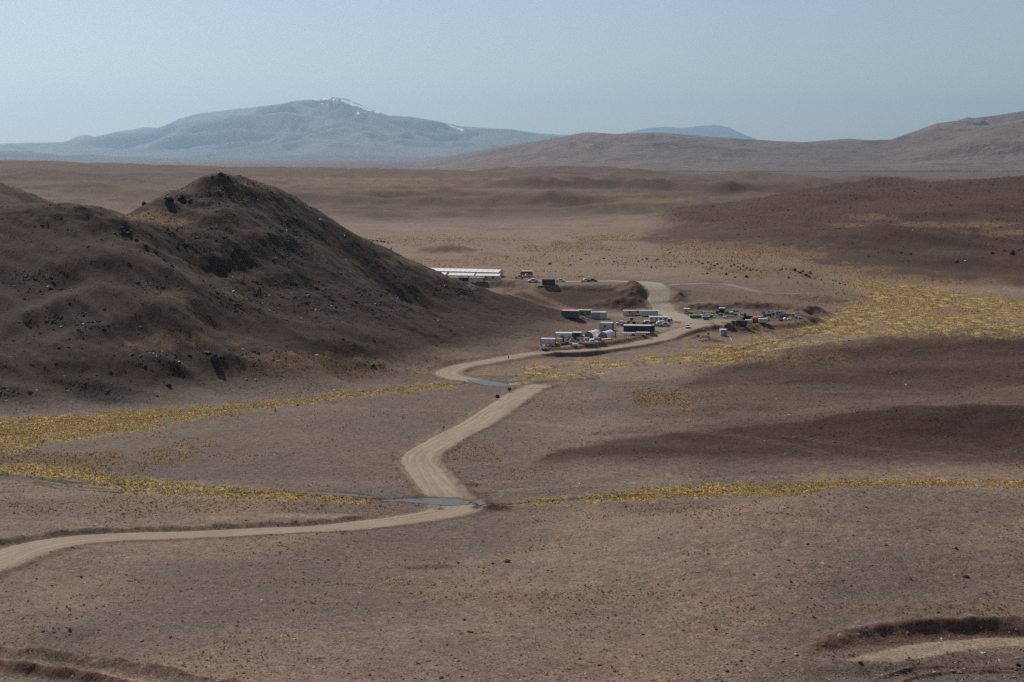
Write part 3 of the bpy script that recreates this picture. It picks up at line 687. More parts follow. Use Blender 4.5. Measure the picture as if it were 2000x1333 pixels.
def ribbon(name, key, mat, label, wetf=None, trim=(0, 0)):
    p, wd = PATHS[key]
    p = p[::2][trim[0]: None if trim[1] == 0 else -trim[1]]
    tn = np.gradient(p[:, :2], axis=0); tn /= np.linalg.norm(tn, axis=1)[:, None]
    nrm = np.stack([-tn[:, 1], tn[:, 0]], -1)
    L = np.linspace(-1, 1, 13); n = len(p)
    arc = np.arange(n) * 2.0
    ew = 1 + .11 * fbm(arc / 7, arc * 0 + 3, 3, 7)
    hw = wd / 2 * ew[:, None] * L[None]
    Xr = p[:, None, 0] + nrm[:, None, 0] * hw; Yr = p[:, None, 1] + nrm[:, None, 1] * hw
    Zr = p[:, None, 2] + .02 - .16 * sstep(.86, 1, np.abs(L))[None] - .03 * np.exp(-((np.abs(hw) - 1.8) / .5) ** 2) + 0 * Xr
    for _l, P_, zl in WPOLY:                                     # the road dips through the fords
        sd = poly_sd(P_, Xr, Yr)
        Zr = np.where(sd < 4, np.minimum(Zr, zl - .12 + .30 * sstep(0, 4, sd)), Zr)
    me = bpy.data.meshes.new(name)
    vs = np.stack([Xr, Yr, Zr], -1).reshape(-1, 3)
    i = np.arange(n * 13).reshape(n, 13)
    q = np.stack([i[:-1, :-1], i[1:, :-1], i[1:, 1:], i[:-1, 1:]], -1).reshape(-1, 4)
    if np.cross(vs[q[0, 1]] - vs[q[0, 0]], vs[q[0, 2]] - vs[q[0, 0]])[2] < 0: q = q[:, ::-1]
    me.from_pydata((vs * np.array([1, YS, 1])).tolist(), [], q.tolist())
    uvl = me.uv_layers.new(name='lane')
    uvd = np.stack([hw, np.repeat(arc[:, None], 13, 1)], -1).reshape(-1, 2)
    uvl.data.foreach_set('uv', uvd[q.ravel()].astype(np.float32).ravel())
    a = me.attributes.new('wet', 'FLOAT', 'POINT')
    wv = np.zeros(n * 13) if wetf is None else wetf(vs)
    a.data.foreach_set('value', wv.astype(np.float32))
    me.polygons.foreach_set('use_smooth', np.ones(len(q), bool))
    me.materials.append(mat)
    o = bpy.data.objects.new(name, me); COL.objects.link(o)
    return tag(o, label, kind='structure')
fw = np.array(WPOLY[0][1]).mean(0); fw2 = np.array(WPOLY[4][1]).mean(0)
wetf = lambda v: np.exp(-((v[:, 1] - fw[1]) / 11) ** 2) * np.clip(.7 + fbm(v[:, 0] / 2, v[:, 1] / 5, 3, 3), 0, 1)
wetf2 = lambda v: np.exp(-(((v[:, 1] - fw2[1]) / 9) ** 2 + ((v[:, 0] - fw2[0]) / 10) ** 2))
ribbon('road', 'a', MROAD, 'pale graded dirt road curving in from the left to the ford', wetf)
ribbon('road', 'b', MROAD, 'pale dirt road bending from the near ford up to the far stream', wetf)
ribbon('road', 'c', MROAD, 'dirt road climbing from the far stream along the dark hill to the camp', wetf2)
ribbon('road', 'd', MROADG, 'broad gravel road rising through the cut above the camp')
ribbon('track', 'e', MROAD, 'bulldozed track between two ragged earth berms at bottom left')
ribbon('track', 'f', MROAD, 'narrow pale track over the slope above the camp')

# water sheets
mw, t, b = new_mat('stream_water'); k = NB(t)
b.inputs['Base Color'].default_value = (.11, .10, .085, 1); b.inputs['Roughness'].default_value = .3; b.inputs['IOR'].default_value = 1.33
pos = k.n('ShaderNodeTexCoord').outputs['Object']
bp = k.n('ShaderNodeBump'); bp.inputs['Strength'].default_value = .6; bp.inputs['Distance'].default_value = .08
k.link(k.noise(pos, 1.5, 3), bp.inputs['Height']); k.link(bp.outputs[0], b.inputs['Normal'])
for lab, P_, zl in WPOLY:
    bm = bmesh.new()
    loop = np.vstack([P_, P_[:1]]); pts = []
    for i in range(len(P_)):
        for f in (0, .33, .66):
            q = loop[i] * (1 - f) + loop[i + 1] * f
            cdir = q - P_.mean(0)
            q = P_.mean(0) + cdir * (1.03 + .05 * math.sin(i * 2.3 + f * 5))
            pts.append(bm.verts.new((q[0], q[1] * YS, zl)))
    f_ = bm.faces.new(pts)
    bmesh.ops.triangulate(bm, faces=[f_])
    bm.normal_update()
    for f in bm.faces:
        if f.normal.z < 0: f.normal_flip()
    me = bpy.data.meshes.new('stream_water'); bm.to_mesh(me); bm.free(); me.materials.append(mw)
    o = bpy.data.objects.new('stream_water', me); COL.objects.link(o); tag(o, lab, kind='structure')
# ------------------------------------------------------------------ far ranges
def far_mat(name, c0, c1, c2, snow=False, sc=1.0):
    m, t, b = new_mat(name); k = NB(t)
    pos = k.n('ShaderNodeTexCoord').outputs['Object']
    n1 = k.noise(pos, .0009 * sc, 6, .65); n2 = k.noise(pos, .006 * sc, 6, .7); n3 = k.noise(pos, .03 * sc, 5, .7)
    c = k.mix(k.ramp(n1, .4, .62), c0, c1)
    c = k.mix(k.math('MULTIPLY', k.ramp(n2, .5, .68), .8), c, c2)
    c = k.mix(1.0, c, k.grey(k.ramp(n3, .3, .7, .8, 1.2)), 'MULTIPLY')
    if snow:
        s = k.attr('snow').outputs['Fac']
        c = k.mix(k.ramp(k.math('MULTIPLY', s, 1), .45, .62), c, (.82, .84, .86))
    k.link(c, b.inputs['Base Color']); b.inputs['Roughness'].default_value = .95; b.inputs['Specular IOR Level'].default_value = .1
    bp = k.n('ShaderNodeBump'); bp.inputs['Strength'].default_value = .7; bp.inputs['Distance'].default_value = 70
    k.link(k.math('ADD', n2, k.math('MULTIPLY', n3, .3)), bp.inputs['Height']); k.link(bp.outputs[0], b.inputs['Normal'])
    return m
def far_range(name, label, sil, d0, dr, d1, base, mat, nc=500, nr=160, rid=.35, wl=1400, seed=0, px0=None, px1=None, pw=1.15, snow=False, skew=0.0):
    """a range whose crest runs at depth dr, falling to base at d0 in front and d1 behind"""
    d0, dr, d1, wl = d0 * 1.5, dr * 1.5, d1 * 1.5, wl * 1.5
    s = np.array(sil, float)
    pc = np.linspace(px0 if px0 is not None else s[0, 0], px1 if px1 is not None else s[-1, 0], nc)
    cr = np.interp(pc, s[:, 0], s[:, 1])
    kk = np.hanning(5); kk /= kk.sum(); cr = np.convolve(np.pad(cr, 2, mode='edge'), kk, 'valid')
    dd = np.concatenate([np.linspace(d0, dr, int(nr * .75), endpoint=False), np.linspace(dr, d1, nr - int(nr * .75))])
    PXg = np.repeat(pc[None], nr, 0); Dg = np.repeat(dd[:, None], nc, 1); Xg = (PXg - 1000) / F * Dg
    zr = EYE - (cr - HZ) / F * dr                               # crest height
    kk = np.hanning(91); kk /= kk.sum(); zs_ = np.convolve(np.pad(zr, 45, mode='edge'), kk, 'valid')
    t_ = np.where(Dg < dr, (Dg - d0) / (dr - d0), (d1 - Dg) / (d1 - dr))
    xs = Xg + skew * (dr - Dg)
    zr = zs_[None] + (zr - zs_)[None] * sstep(.45, 1.0, t_)
    # spurs running down from the crest, broken by side gullies
    wx = xs + .35 * wl * fbm(Xg / wl, Dg / wl, 3, seed + 3)
    r1 = ridged(wx / wl, Dg / (wl * 3.2), 4, seed, .55) * .5
    r2 = fbm(Xg / (wl * .3), Dg / (wl * .5), 4, seed + 9, .55)
    tt = np.clip(t_ + rid * (r1 - .25) * (1 - t_) * np.minimum(t_ * 3, 1) * 1.6, 0, 1)
    prof = tt ** pw
    Zg = base + (zr - base) * prof + (zr - base) * (.045 * r2 + .10 * rid * r1) * np.clip(1 - t_, 0, 1) ** .6 * np.minimum(t_ * 6, 1)
    # nothing in front may stand above the crest line
    py = HZ + (EYE - Zg) * F / Dg
    lim = cr[None] + (1 - t_) * 2.0
    Zg = np.where(py < lim, EYE - (lim - HZ) / F * Dg, Zg)
    Zg[0] -= 30
    at = []
    if snow:
        py = HZ + (EYE - Zg) * F / Dg
        n = fbm(PXg / 16, py / 9, 3, seed + 20)
        sv = np.zeros_like(PXg)
        for ln, w_ in (([(615, 196), (640, 192.5), (656, 193)], 1.6), ([(652, 197), (680, 202), (705, 209), (738, 220)], 2.4), ([(628, 203), (652, 208)], 1.8), ([(690, 214), (700, 221), (697, 226)], 1.5), ([(872, 243), (895, 251), (908, 256)], 1.6), ([(568, 197), (578, 201)], 1.5), ([(600, 199), (612, 199)], 1.2), ([(668, 196), (690, 199)], 1.4)):
            for a, b in zip(ln[:-1], ln[1:]):
                ax, ay = a; ex, ey = b[0] - ax, b[1] - ay
                t = np.clip(((PXg - ax) * ex + (py - ay) * ey) / (ex * ex + ey * ey), 0, 1)
                q = np.hypot((PXg - ax - ex * t) * .6, py - ay - ey * t)
                sv = np.maximum(sv, np.exp(-(q / (w_ * 1.25)) ** 2) * (.85 + .5 * n))
        sv = np.clip(sv, 0, 1)
        at = [('snow', np.stack([sv, sv, sv, np.ones_like(sv)], -1))]
    o = grid_mesh(name, Xg, Dg, Zg, mat, at)
    return tag(o, label, kind='structure')
MF1 = far_mat('range_snowy', (.13, .11, .105), (.20, .165, .15), (.06, .055, .055), True, .23)
MF2 = far_mat('range_purple', (.14, .10, .088), (.19, .13, .11), (.085, .07, .066), False, .4)
MF3 = far_mat('range_blue', (.09, .085, .085), (.12, .105, .10), (.06, .06, .062), False, .2)
far_range('mountain', 'broad hazy blue mountain with streaks of snow on its summit',
    [(-420, 287), (-150, 284), (0, 281), (60, 279), (125, 278), (150, 267), (165, 263), (185, 267), (210, 262), (235, 256), (260, 253), (280, 249), (310, 250), (330, 242), (350, 232), (390, 222), (430, 217), (465, 213), (500, 209), (550, 203), (575, 197), (610, 195), (635, 191), (650, 190), (680, 194), (705, 205), (735, 218), (760, 226), (800, 228), (850, 236), (900, 247), (960, 251), (1000, 253), (1050, 261), (1110, 264), (1200, 278), (1400, 300)],
    34000, 60000, 68000, -25, MF1, 900, 240, .6, 3600, 200, snow=True, pw=1.0)
far_range('hill', 'low blue hills below the snowy mountain at far left',
    [(-420, 290), (-100, 293), (0, 295), (60, 296), (90, 300), (130, 304), (165, 301), (200, 303), (250, 307), (330, 309), (400, 312), (470, 312), (560, 318), (700, 322), (900, 325), (1050, 332)],
    24000, 31000, 34000, -25, MF3, 420, 60, .7, 1600, 240)
far_range('hill', 'pinkish low foothills left of the purple range',
    [(480, 334), (560, 326), (700, 322), (800, 318), (900, 312), (1000, 305), (1100, 305)],
    17000, 23000, 25000, -25, MF2, 260, 50, .5, 1200, 250)
far_range('mountain', 'small blue dome mountain peeking behind the purple range',
    [(1120, 290), (1180, 268), (1235, 257), (1262, 251), (1300, 248), (1335, 251), (1360, 247), (1385, 245), (1405, 245), (1425, 250), (1445, 259), (1470, 270), (1540, 292), (1600, 305)],
    60000, 68000, 72000, -25, MF3, 260, 60, .4, 4000, 260)
far_range('mountain', 'long purple brown range rising towards the right edge',
    [(690, 336), (780, 325), (850, 309), (900, 300), (950, 291), (1000, 283), (1050, 275), (1100, 267), (1140, 259), (1160, 259), (1200, 262), (1250, 260), (1290, 259), (1350, 264), (1400, 268), (1460, 272), (1520, 276), (1570, 278), (1620, 274), (1660, 271), (1690, 274), (1740, 273), (1760, 266), (1800, 252), (1830, 241), (1870, 236), (1890, 229), (1900, 231), (1950, 225), (2000, 217), (2100, 205), (2250, 190), (2420, 180)],
    9500, 20000, 23000, -22, MF2, 640, 240, .55, 1900, 270, pw=.9, skew=-.25)

# ------------------------------------------------------------------ haze: one closed box of even, thin air round everything
bm = bmesh.new(); bmesh.ops.create_cube(bm, size=1)
me = bpy.data.meshes.new('haze'); bm.to_mesh(me); bm.free()
hz = bpy.data.objects.new('haze', me); COL.objects.link(hz)
zmin = float(min(Z.min(), -60)) - 1.0
HTOP = 2450
hz.location = (0, 57500 * YS, (zmin + HTOP) / 2); hz.scale = (90000, 119000 * YS, HTOP - zmin)
mh = bpy.data.materials.new('haze_air'); mh.use_nodes = True
t = mh.node_tree; t.nodes.clear()
pv = t.nodes.new('ShaderNodeVolumePrincipled'); mo = t.nodes.new('ShaderNodeOutputMaterial')
pv.inputs['Color'].default_value = (.49, .74, 1.0, 1)
pv.inputs['Density'].default_value = 2.2e-5
pv.inputs['Anisotropy'].default_value = 0.5
t.links.new(pv.outputs[0], mo.inputs['Volume'])
me.materials.append(mh)
tag(hz, 'thin pale blue haze filling the valley air', kind='stuff')
# ------------------------------------------------------------------ stones and tussocks nobody could count
def rock_mesh(name, seed, n=13, flat=.7, mat=None, sub=False):
    r = random.Random(seed); bm = bmesh.new()
    for _ in range(n):
        v = Vector((r.gauss(0, 1), r.gauss(0, 1), r.gauss(0, 1))).normalized() * r.uniform(.8, 1.05)
        v.x *= r.uniform(.85, 1.15); v.z *= flat
        bm.verts.new(v)
    g = bmesh.ops.convex_hull(bm, input=bm.verts)
    bmesh.ops.delete(bm, geom=[e for e in bm.verts if not e.link_faces], context='VERTS')
    bmesh.ops.bevel(bm, geom=list(bm.edges), offset=.06, segments=1, affect='EDGES') if sub else None
    me = bpy.data.meshes.new(name); bm.to_mesh(me); bm.free()
    if mat: me.materials.append(mat)
    return me
def tuft_mesh(name, seed, n=22, mat=None, h=1.0):
    r = random.Random(seed); vs, fs = [], []
    for i in range(n):
        a = r.uniform(0, 6.283); q = r.uniform(0, .35); b = r.uniform(.25, 1.15); l = h * r.uniform(.55, 1.0) * (1.1 - .35 * b)
        x, y = q * math.cos(a), q * math.sin(a); w = r.uniform(.07, .13)
        px_, py_ = -math.sin(a) * w, math.cos(a) * w
        tx, ty = x + math.cos(a) * b * .6, y + math.sin(a) * b * .6
        k = len(vs)
        vs += [(x - px_, y - py_, -.1), (x + px_, y + py_, -.1), ((x + tx) / 2 + px_ * .9, (y + ty) / 2 + py_ * .9, l * .7), ((x + tx) / 2 - px_ * .9, (y + ty) / 2 - py_ * .9, l * .7), (tx, ty, l)]
        fs += [(k, k + 1, k + 2, k + 3), (k + 3, k + 2, k + 4)]
    me = bpy.data.meshes.new(name); me.from_pydata(vs, [], fs); me.update()
    if mat: me.materials.append(mat)
    return me
def vary_mat(name, stops, rough=.9, bump=0):
    """colour picked for each scattered piece from a list of real colours"""
    m, t, b = new_mat(name); k = NB(t)
    oi = k.n('ShaderNodeObjectInfo'); cr = k.n('ShaderNodeValToRGB'); cr.color_ramp.interpolation = 'LINEAR'
    el = cr.color_ramp.elements
    el[0].position, el[0].color = stops[0][0], (*stops[0][1], 1); el[1].position, el[1].color = stops[-1][0], (*stops[-1][1], 1)
    for p, c in stops[1:-1]:
        e = el.new(p); e.color = (*c, 1)
    k.link(oi.outputs['Random'], cr.inputs[0]); k.link(cr.outputs[0], b.inputs['Base Color'])
    b.inputs['Roughness'].default_value = rough; b.inputs['Specular IOR Level'].default_value = .2
    return m
def leafy(m, f=.45):
    t = m.node_tree; b = t.nodes['Principled BSDF']; k = NB(t)
    tr = k.n('ShaderNodeBsdfTranslucent'); mx = k.n('ShaderNodeMixShader'); mx.inputs[0].default_value = f
    src = b.inputs['Base Color'].links[0].from_socket
    k.link(src, tr.inputs['Color']); k.link(b.outputs[0], mx.inputs[1]); k.link(tr.outputs[0], mx.inputs[2])
    k.link(mx.outputs[0], t.nodes['Material Output'].inputs['Surface'])
MSTONE = vary_mat('stone_mixed', [(0, (.12, .085, .065)), (.35, (.165, .12, .092)), (.7, (.19, .145, .115)), (.93, (.25, .20, .165)), (.97, (.42, .39, .36)), (1, (.5, .47, .43))])
MSTONED = vary_mat('stone_dark', [(0, (.034, .024, .020)), (.45, (.055, .037, .030)), (.85, (.075, .053, .044)), (.955, (.10, .08, .068)), (.975, (.42, .40, .38)), (1, (.48, .45, .42))])
MTUFT = vary_mat('tuft_ochre', [(0, (.16, .085, .03)), (.5, (.26, .15, .05)), (.85, (.32, .20, .075)), (1, (.12, .08, .04))])
MGRASS = vary_mat('tussock_straw', [(0, (.20, .13, .055)), (.25, (.36, .25, .10)), (.55, (.50, .365, .155)), (.8, (.58, .435, .20)), (.92, (.33, .27, .11)), (1, (.16, .11, .05))])

leafy(MTUFT, .5); leafy(MGRASS, .6)
AREA = np.gradient(Dr)[:, None] * (PXc[1] - PXc[0]) / F * D
def sample(density, n=None, seed=0):
    w = (density * AREA).ravel(); tot = w.sum()
    r = np.random.default_rng(seed)
    n = int(min(n or tot, tot * 1.0 if n is None else n))
    c = np.cumsum(w); i = np.searchsorted(c, r.uniform(0, c[-1], n))
    ri = i // NC; ci = i % NC
    rr = np.clip(ri + r.uniform(-.5, .5, n), 0, NR - 1.001); cc_ = np.clip(ci + r.uniform(-.5, .5, n), 0, NC - 1.001)
    r0 = rr.astype(int); d = Dr[r0] + (Dr[np.minimum(r0 + 1, NR - 1)] - Dr[r0]) * (rr - r0)
    px = PXc[0] + cc_ * (PXc[1] - PXc[0])
    x = (px - 1000) / F * d
    return np.stack([x, d, bil(Z, rr, cc_)], -1)
def scatter(name, pts, size, protos, label, tilt=.25, aspect=(.8, 1.25), zasp=(.7, 1.1), seed=0, sink=0.15):
    r = np.random.default_rng(seed); n = len(pts)
    me = bpy.data.meshes.new(name)
    p = pts.copy(); p[:, 1] *= YS; p[:, 2] -= sink * size
    me.vertices.add(n); me.vertices.foreach_set('co', p.astype(np.float32).ravel())
    def at(nm, ty, arr, f='vector'):
        a = me.attributes.new(nm, ty, 'POINT'); a.data.foreach_set(f, arr.ravel())
    at('turn', 'FLOAT_VECTOR', np.stack([r.uniform(-tilt, tilt, n), r.uniform(-tilt, tilt, n), r.uniform(0, 6.283, n)], -1).astype(np.float32))
    at('grow', 'FLOAT_VECTOR', np.stack([size * r.uniform(*aspect, n), size * r.uniform(*aspect, n), size * r.uniform(*zasp, n)], -1).astype(np.float32))
    at('which', 'INT', r.integers(0, len(protos), n).astype(np.int32), 'value')
    o = bpy.data.objects.new(name, me); COL.objects.link(o)
    g = bpy.data.node_groups.new(name, 'GeometryNodeTree')
    g.interface.new_socket('Geometry', in_out='INPUT', socket_type='NodeSocketGeometry'); g.interface.new_socket('Geometry', in_out='OUTPUT', socket_type='NodeSocketGeometry')
    gi = g.nodes.new('NodeGroupInput'); go = g.nodes.new('NodeGroupOutput'); jn = g.nodes.new('GeometryNodeJoinGeometry')
    def na(nm, ty):
        a = g.nodes.new('GeometryNodeInputNamedAttribute'); a.data_type = ty; a.inputs[0].default_value = nm; return a.outputs[0]
    tu, gw, wh = na('turn', 'FLOAT_VECTOR'), na('grow', 'FLOAT_VECTOR'), na('which', 'INT')
    for j, pm_ in enumerate(protos):
        po = bpy.data.objects.new(name + '_piece', pm_)
        oi = g.nodes.new('GeometryNodeObjectInfo'); oi.inputs[0].default_value = po
        ip = g.nodes.new('GeometryNodeInstanceOnPoints')
        cm = g.nodes.new('FunctionNodeCompare'); cm.data_type = 'INT'; cm.operation = 'EQUAL'; cm.inputs[3].default_value = j
        g.links.new(wh, cm.inputs[2]); g.links.new(cm.outputs[0], ip.inputs['Selection'])
        g.links.new(gi.outputs[0], ip.inputs['Points']); g.links.new(oi.outputs['Geometry'], ip.inputs['Instance'])
        g.links.new(tu, ip.inputs['Rotation']); g.links.new(gw, ip.inputs['Scale'])
        g.links.new(ip.outputs[0], jn.inputs[0])
    g.links.new(jn.outputs[0], go.inputs[0])
    md = o.modifiers.new('scatter', 'NODES'); md.node_group = g
    return tag(o, label, kind='stuff')
inview = (PX > -60) & (PX < 2060)
PYg = PYof()
offroad = np.ones_like(Z)
for k_ in PATHS:
    p, wd = PATHS[k_]; dist = path_field(p, wd / 2 + 4)[0]
    offroad *= np.where(dist < wd / 2 + .3, 0, 1)
offroad *= 1 - np.clip(mk['pale'] * 1.2, 0, 1)
rs = np.random.default_rng(3)
stones = [rock_mesh('stone', 100 + i, 11, .62, MSTONE) for i in range(6)]
stonesd = [rock_mesh('stone', 200 + i, 11, .75, MSTONED) for i in range(6)]
# gravel of the foreground, thicker on the stony rise at the bottom edge
pn = fbm(X / 22, D / 26, 4, 140)
den = inview * (D < 640) * (D > 350) * offroad * (.18 + .5 * sstep(-.2, .6, pn)) * (1 - sstep(470, 640, D) * .6)
q = sample(den, 21000, 1); scatter('stones', q, .05 + .11 * rs.gamma(1.6, .6, len(q)).clip(.2, 4), stones, 'small grey brown stones strewn over the foreground', seed=1)
den = inview * (PYg > 1285 - 45 * sstep(1250, 1700, PX) + 18 * pn + 60 * sstep(600, 250, PX)) * (D < 420) * offroad * sstep(560, 760, PX) * (.6 + sstep(-.3, .5, pn))
q = sample(den, 9000, 2); scatter('stones', q, .10 + .15 * rs.gamma(1.5, .6, len(q)).clip(.2, 4.5), stones, 'coarser stones on the rocky rise along the bottom edge', seed=2)
den = inview * mk['scree'] * (D < 1300) * (D > 700) * sstep(-.2, .5, fbm(X / 6, D / 9, 3, 141) + .15)
q = sample(den, 11000, 3); scatter('scree', q, .16 + .22 * rs.gamma(1.3, .7, len(q)).clip(.1, 5), stonesd, 'dark broken scree on the left hill', seed=3, sink=.25)
den = inview * hillL * (D < 1300)
q = sample(den, 9000, 4); scatter('scree', q, .15 + .16 * rs.gamma(1.3, .7, len(q)).clip(.1, 5), stonesd, 'loose dark stones over the slopes of the left hill', seed=4, sink=.2)
den = inview * ((D > 600) & (D < 1080) & (PX > 950)) * offroad * (1 - mk['grass']) * (.3 + hillM)
q = sample(den, 9000, 5); scatter('stones', q, .10 + .12 * rs.gamma(1.3, .6, len(q)).clip(.1, 4), stonesd, 'small dark stones on the rolling rise at right', seed=5)
den = inview * np.clip(hillR + .8 * mk['scree'] * (D > 1400), 0, 1) * (D > 1400) * (D < 2700)
q = sample(den, 7000, 6); scatter('scree', q, .3 + .32 * rs.gamma(1.2, .7, len(q)).clip(.1, 5), stonesd, 'loose stones over the long hill at right', seed=6)
den = inview * ((D > 560) & (D < 900) & (PX < 1000)) * offroad * (1 - mk['grass'])
q = sample(den, 9000, 7); scatter('stones', q, .09 + .09 * rs.gamma(1.3, .6, len(q)).clip(.1, 4), stones, 'small stones on the flat between the two streams', seed=7)
# tussocks
tufts = [tuft_mesh('tuft', 300 + i, 16, MTUFT, .9) for i in range(4)]
tuss = [tuft_mesh('tussock', 400 + i, 22, MGRASS, .95) for i in range(5)]
tp = fbm(X / 30, D / 38, 4, 150)
den = inview * (D < 950) * (D > 350) * offroad * (1 - mk['grass']) * (.03 + .25 * sstep(.0, .7, tp) + 1.6 * mk['ochre']) * (1 - .8 * hillL)
q = sample(den, 22000, 8); scatter('grass_tufts', q, .13 + .10 * rs.gamma(1.5, .6, len(q)).clip(.2, 4), tufts, 'sparse ochre grass tufts dotted over the stony plain', tilt=.15, seed=8, sink=.0)
gd = inview * np.clip(mk['grass'] * 1.3 - .15, 0, 1) * (1 - .8 * mk['mud'])
q = sample(gd * (D < 900) * 3.0, 42000, 9); scatter('wetland_grass', q, .11 + .11 * rs.gamma(1.5, .6, len(q)).clip(.2, 3), tuss, 'straw yellow tussock grass along the near streams', tilt=.2, seed=9, sink=.05, zasp=(.7, 1.5))
q = sample(gd * (D >= 900) * sstep(-.5, .3, fbm(X / 5, D / 9, 3, 151)), 52000, 10); scatter('wetland_grass', q, .17 + .12 * rs.gamma(1.5, .6, len(q)).clip(.2, 3), tuss, 'yellow tussock grass of the wet meadow beside the camp', tilt=.2, seed=10, sink=.05, zasp=(.6, 1.2))
den = inview * (D > 900) * (D < 2300) * mk['ochre'] * offroad * (1 - mk['grass'])
q = sample(den, 12000, 11); scatter('grass_tufts', q, .28 + .2 * rs.gamma(1.5, .6, len(q)).clip(.2, 3), tufts, 'ochre bunch grass on the slopes and flats beyond the camp', tilt=.2, seed=11, sink=.0)
# ------------------------------------------------------------------ boulders one can pick out
_ten = 'first second third fourth fifth sixth seventh eighth ninth tenth eleventh twelfth thirteenth fourteenth fifteenth sixteenth seventeenth eighteenth nineteenth'.split()
ORD = _ten + ['twentieth'] + ['twenty-' + w for w in _ten[:9]] + ['thirtieth'] + ['thirty-' + w for w in _ten[:9]] + ['fortieth'] + ['forty-' + w for w in _ten[:9]]
def number_from_left(group, phrase):
    lst = sorted((o for o in COL.objects if o.get('group') == group), key=lambda o: o.location.x / o.location.y)
    for i, o in enumerate(lst): o['label'] = ORD[i] + ' from the left of the ' + phrase
def boulder_mat(name, c0, c1):
    m, t, b = new_mat(name); k = NB(t)
    pos = k.n('ShaderNodeTexCoord').outputs['Object']
    c = k.mix(k.ramp(k.noise(pos, 1.7, 5, .7), .35, .65), c0, c1)
    k.link(c, b.inputs['Base Color']); b.inputs['Roughness'].default_value = .9; b.inputs['Specular IOR Level'].default_value = .2
    bp = k.n('ShaderNodeBump'); bp.inputs['Strength'].default_value = .6; bp.inputs['Distance'].default_value = .2
    k.link(k.noise(pos, 3.0, 6, .7), bp.inputs['Height']); k.link(bp.outputs[0], b.inputs['Normal'])
    return m
MB_D = boulder_mat('boulder_dark', (.030, .024, .022), (.062, .048, .042))
MB_G = boulder_mat('boulder_grey', (.07, .062, .056), (.12, .105, .095))
MB_W = boulder_mat('boulder_white', (.42, .40, .38), (.55, .52, .49))
BM = {m: [rock_mesh('boulder', 500 + i, 15, .8, mm, True) for i in range(6)] for m, mm in (('d', MB_D), ('g', MB_G), ('w', MB_W))}
def boulder(px, py, wpx, label, group=None, m='d', asp=.75, dmin=345, name='boulder', yaw=None, tilt=0.0, sink=.3):
    c = pick(px, py, dmin)
    while dmin == 700 and c.y > 1330 and py < 760: py += 1.0; c = pick(px, py, dmin)
    s = wpx * c.y / F / 2
    r = random.Random(int(px * 7 + py * 13))
    o = bpy.data.objects.new(name, r.choice(BM[m])); COL.objects.link(o)
    o.location = (c.x, c.y * YS, c.z + s * asp * (.8 - sink)); o.scale = (s, s * r.uniform(.8, 1.1), s * asp / .8)
    o.rotation_euler = (r.uniform(-.15, .15), r.uniform(-.15, .15) + tilt, r.uniform(0, 6.28) if yaw is None else yaw)
    return tag(o, label, 'rock', group)
g = 'dark boulders on the plain behind the camp road'
for px, py, w in ((1308, 495, 6), (1328, 512, 4), (1340, 512, 4), (1352, 513, 5), (1365, 513, 6), (1372, 516, 7), (1383, 514, 7), (1388, 518, 5), (1395, 520, 7), (1401, 517, 6), (1427, 521, 8), (1433, 519, 7), (1440, 523, 7), (1446, 525, 6), (1452, 521, 7), (1458, 525, 7), (1464, 529, 8), (1470, 527, 6), (1478, 530, 5), (1418, 537, 8), (1435, 543, 7), (1458, 542, 10), (1381, 535, 6), (1372, 536, 4), (1345, 541, 4), (1527, 527, 6), (1535, 526, 5), (1540, 543, 6), (1522, 529, 4), (1410, 524, 4), (1360, 509, 4), (1486, 532, 5), (1322, 503, 4), (1446, 516, 4)):
    boulder(px, py, w, 'dark boulder in the scatter on the tan flat right of the gravel road cut', g, 'd', .7, 1350)
g2 = 'boulders at the brow of the terrace'
for px, py, w in ((1552, 529, 10), (1562, 534, 9), (1568, 531, 6), (1574, 539, 9), (1580, 542, 8), (1583, 535, 9), (1592, 546, 6), (1604, 548, 5), (1632, 551, 6), (1640, 555, 6), (1650, 558, 6), (1626, 549, 5)):
    boulder(px, py, w, 'dark boulder in the cluster at the brow above the yellow meadow', g2, 'd', .85, 1380)
g3 = 'small dark rocks on the flat behind the white building'
for px, py, w in ((992, 503, 5), (1055, 498, 4), (1064, 498, 5), (1118, 501, 5), (1134, 508, 6), (1144, 498, 6), (1150, 499, 4), (1179, 506, 6), (1200, 512, 5), (1204, 505, 5), (1247, 512, 6), (1255, 508, 5), (1263, 507, 7), (1284, 508, 6), (1272, 524, 6), (1074, 517, 9), (1114, 519, 7), (1207, 520, 5), (941, 489, 5), (1085, 478, 4), (1222, 514, 4), (1190, 500, 4), (1100, 515, 4), (1131, 542, 6), (1137, 541, 5)):
    boulder(px, py, w, 'small dark rock on the ochre flat behind the white modules', g3, 'd', .65, 1390)
g4 = 'rocks behind the flank of the dark hill'
for px, py, w in ((722, 470, 5), (729, 471, 6), (737, 472, 7), (744, 473, 6), (750, 474, 7), (758, 476, 6), (765, 474, 5), (742, 468, 5), (752, 469, 4)):
    boulder(px, py, w, 'small dark rock in the row just behind the hill flank', g4, 'd', .7, 1300)
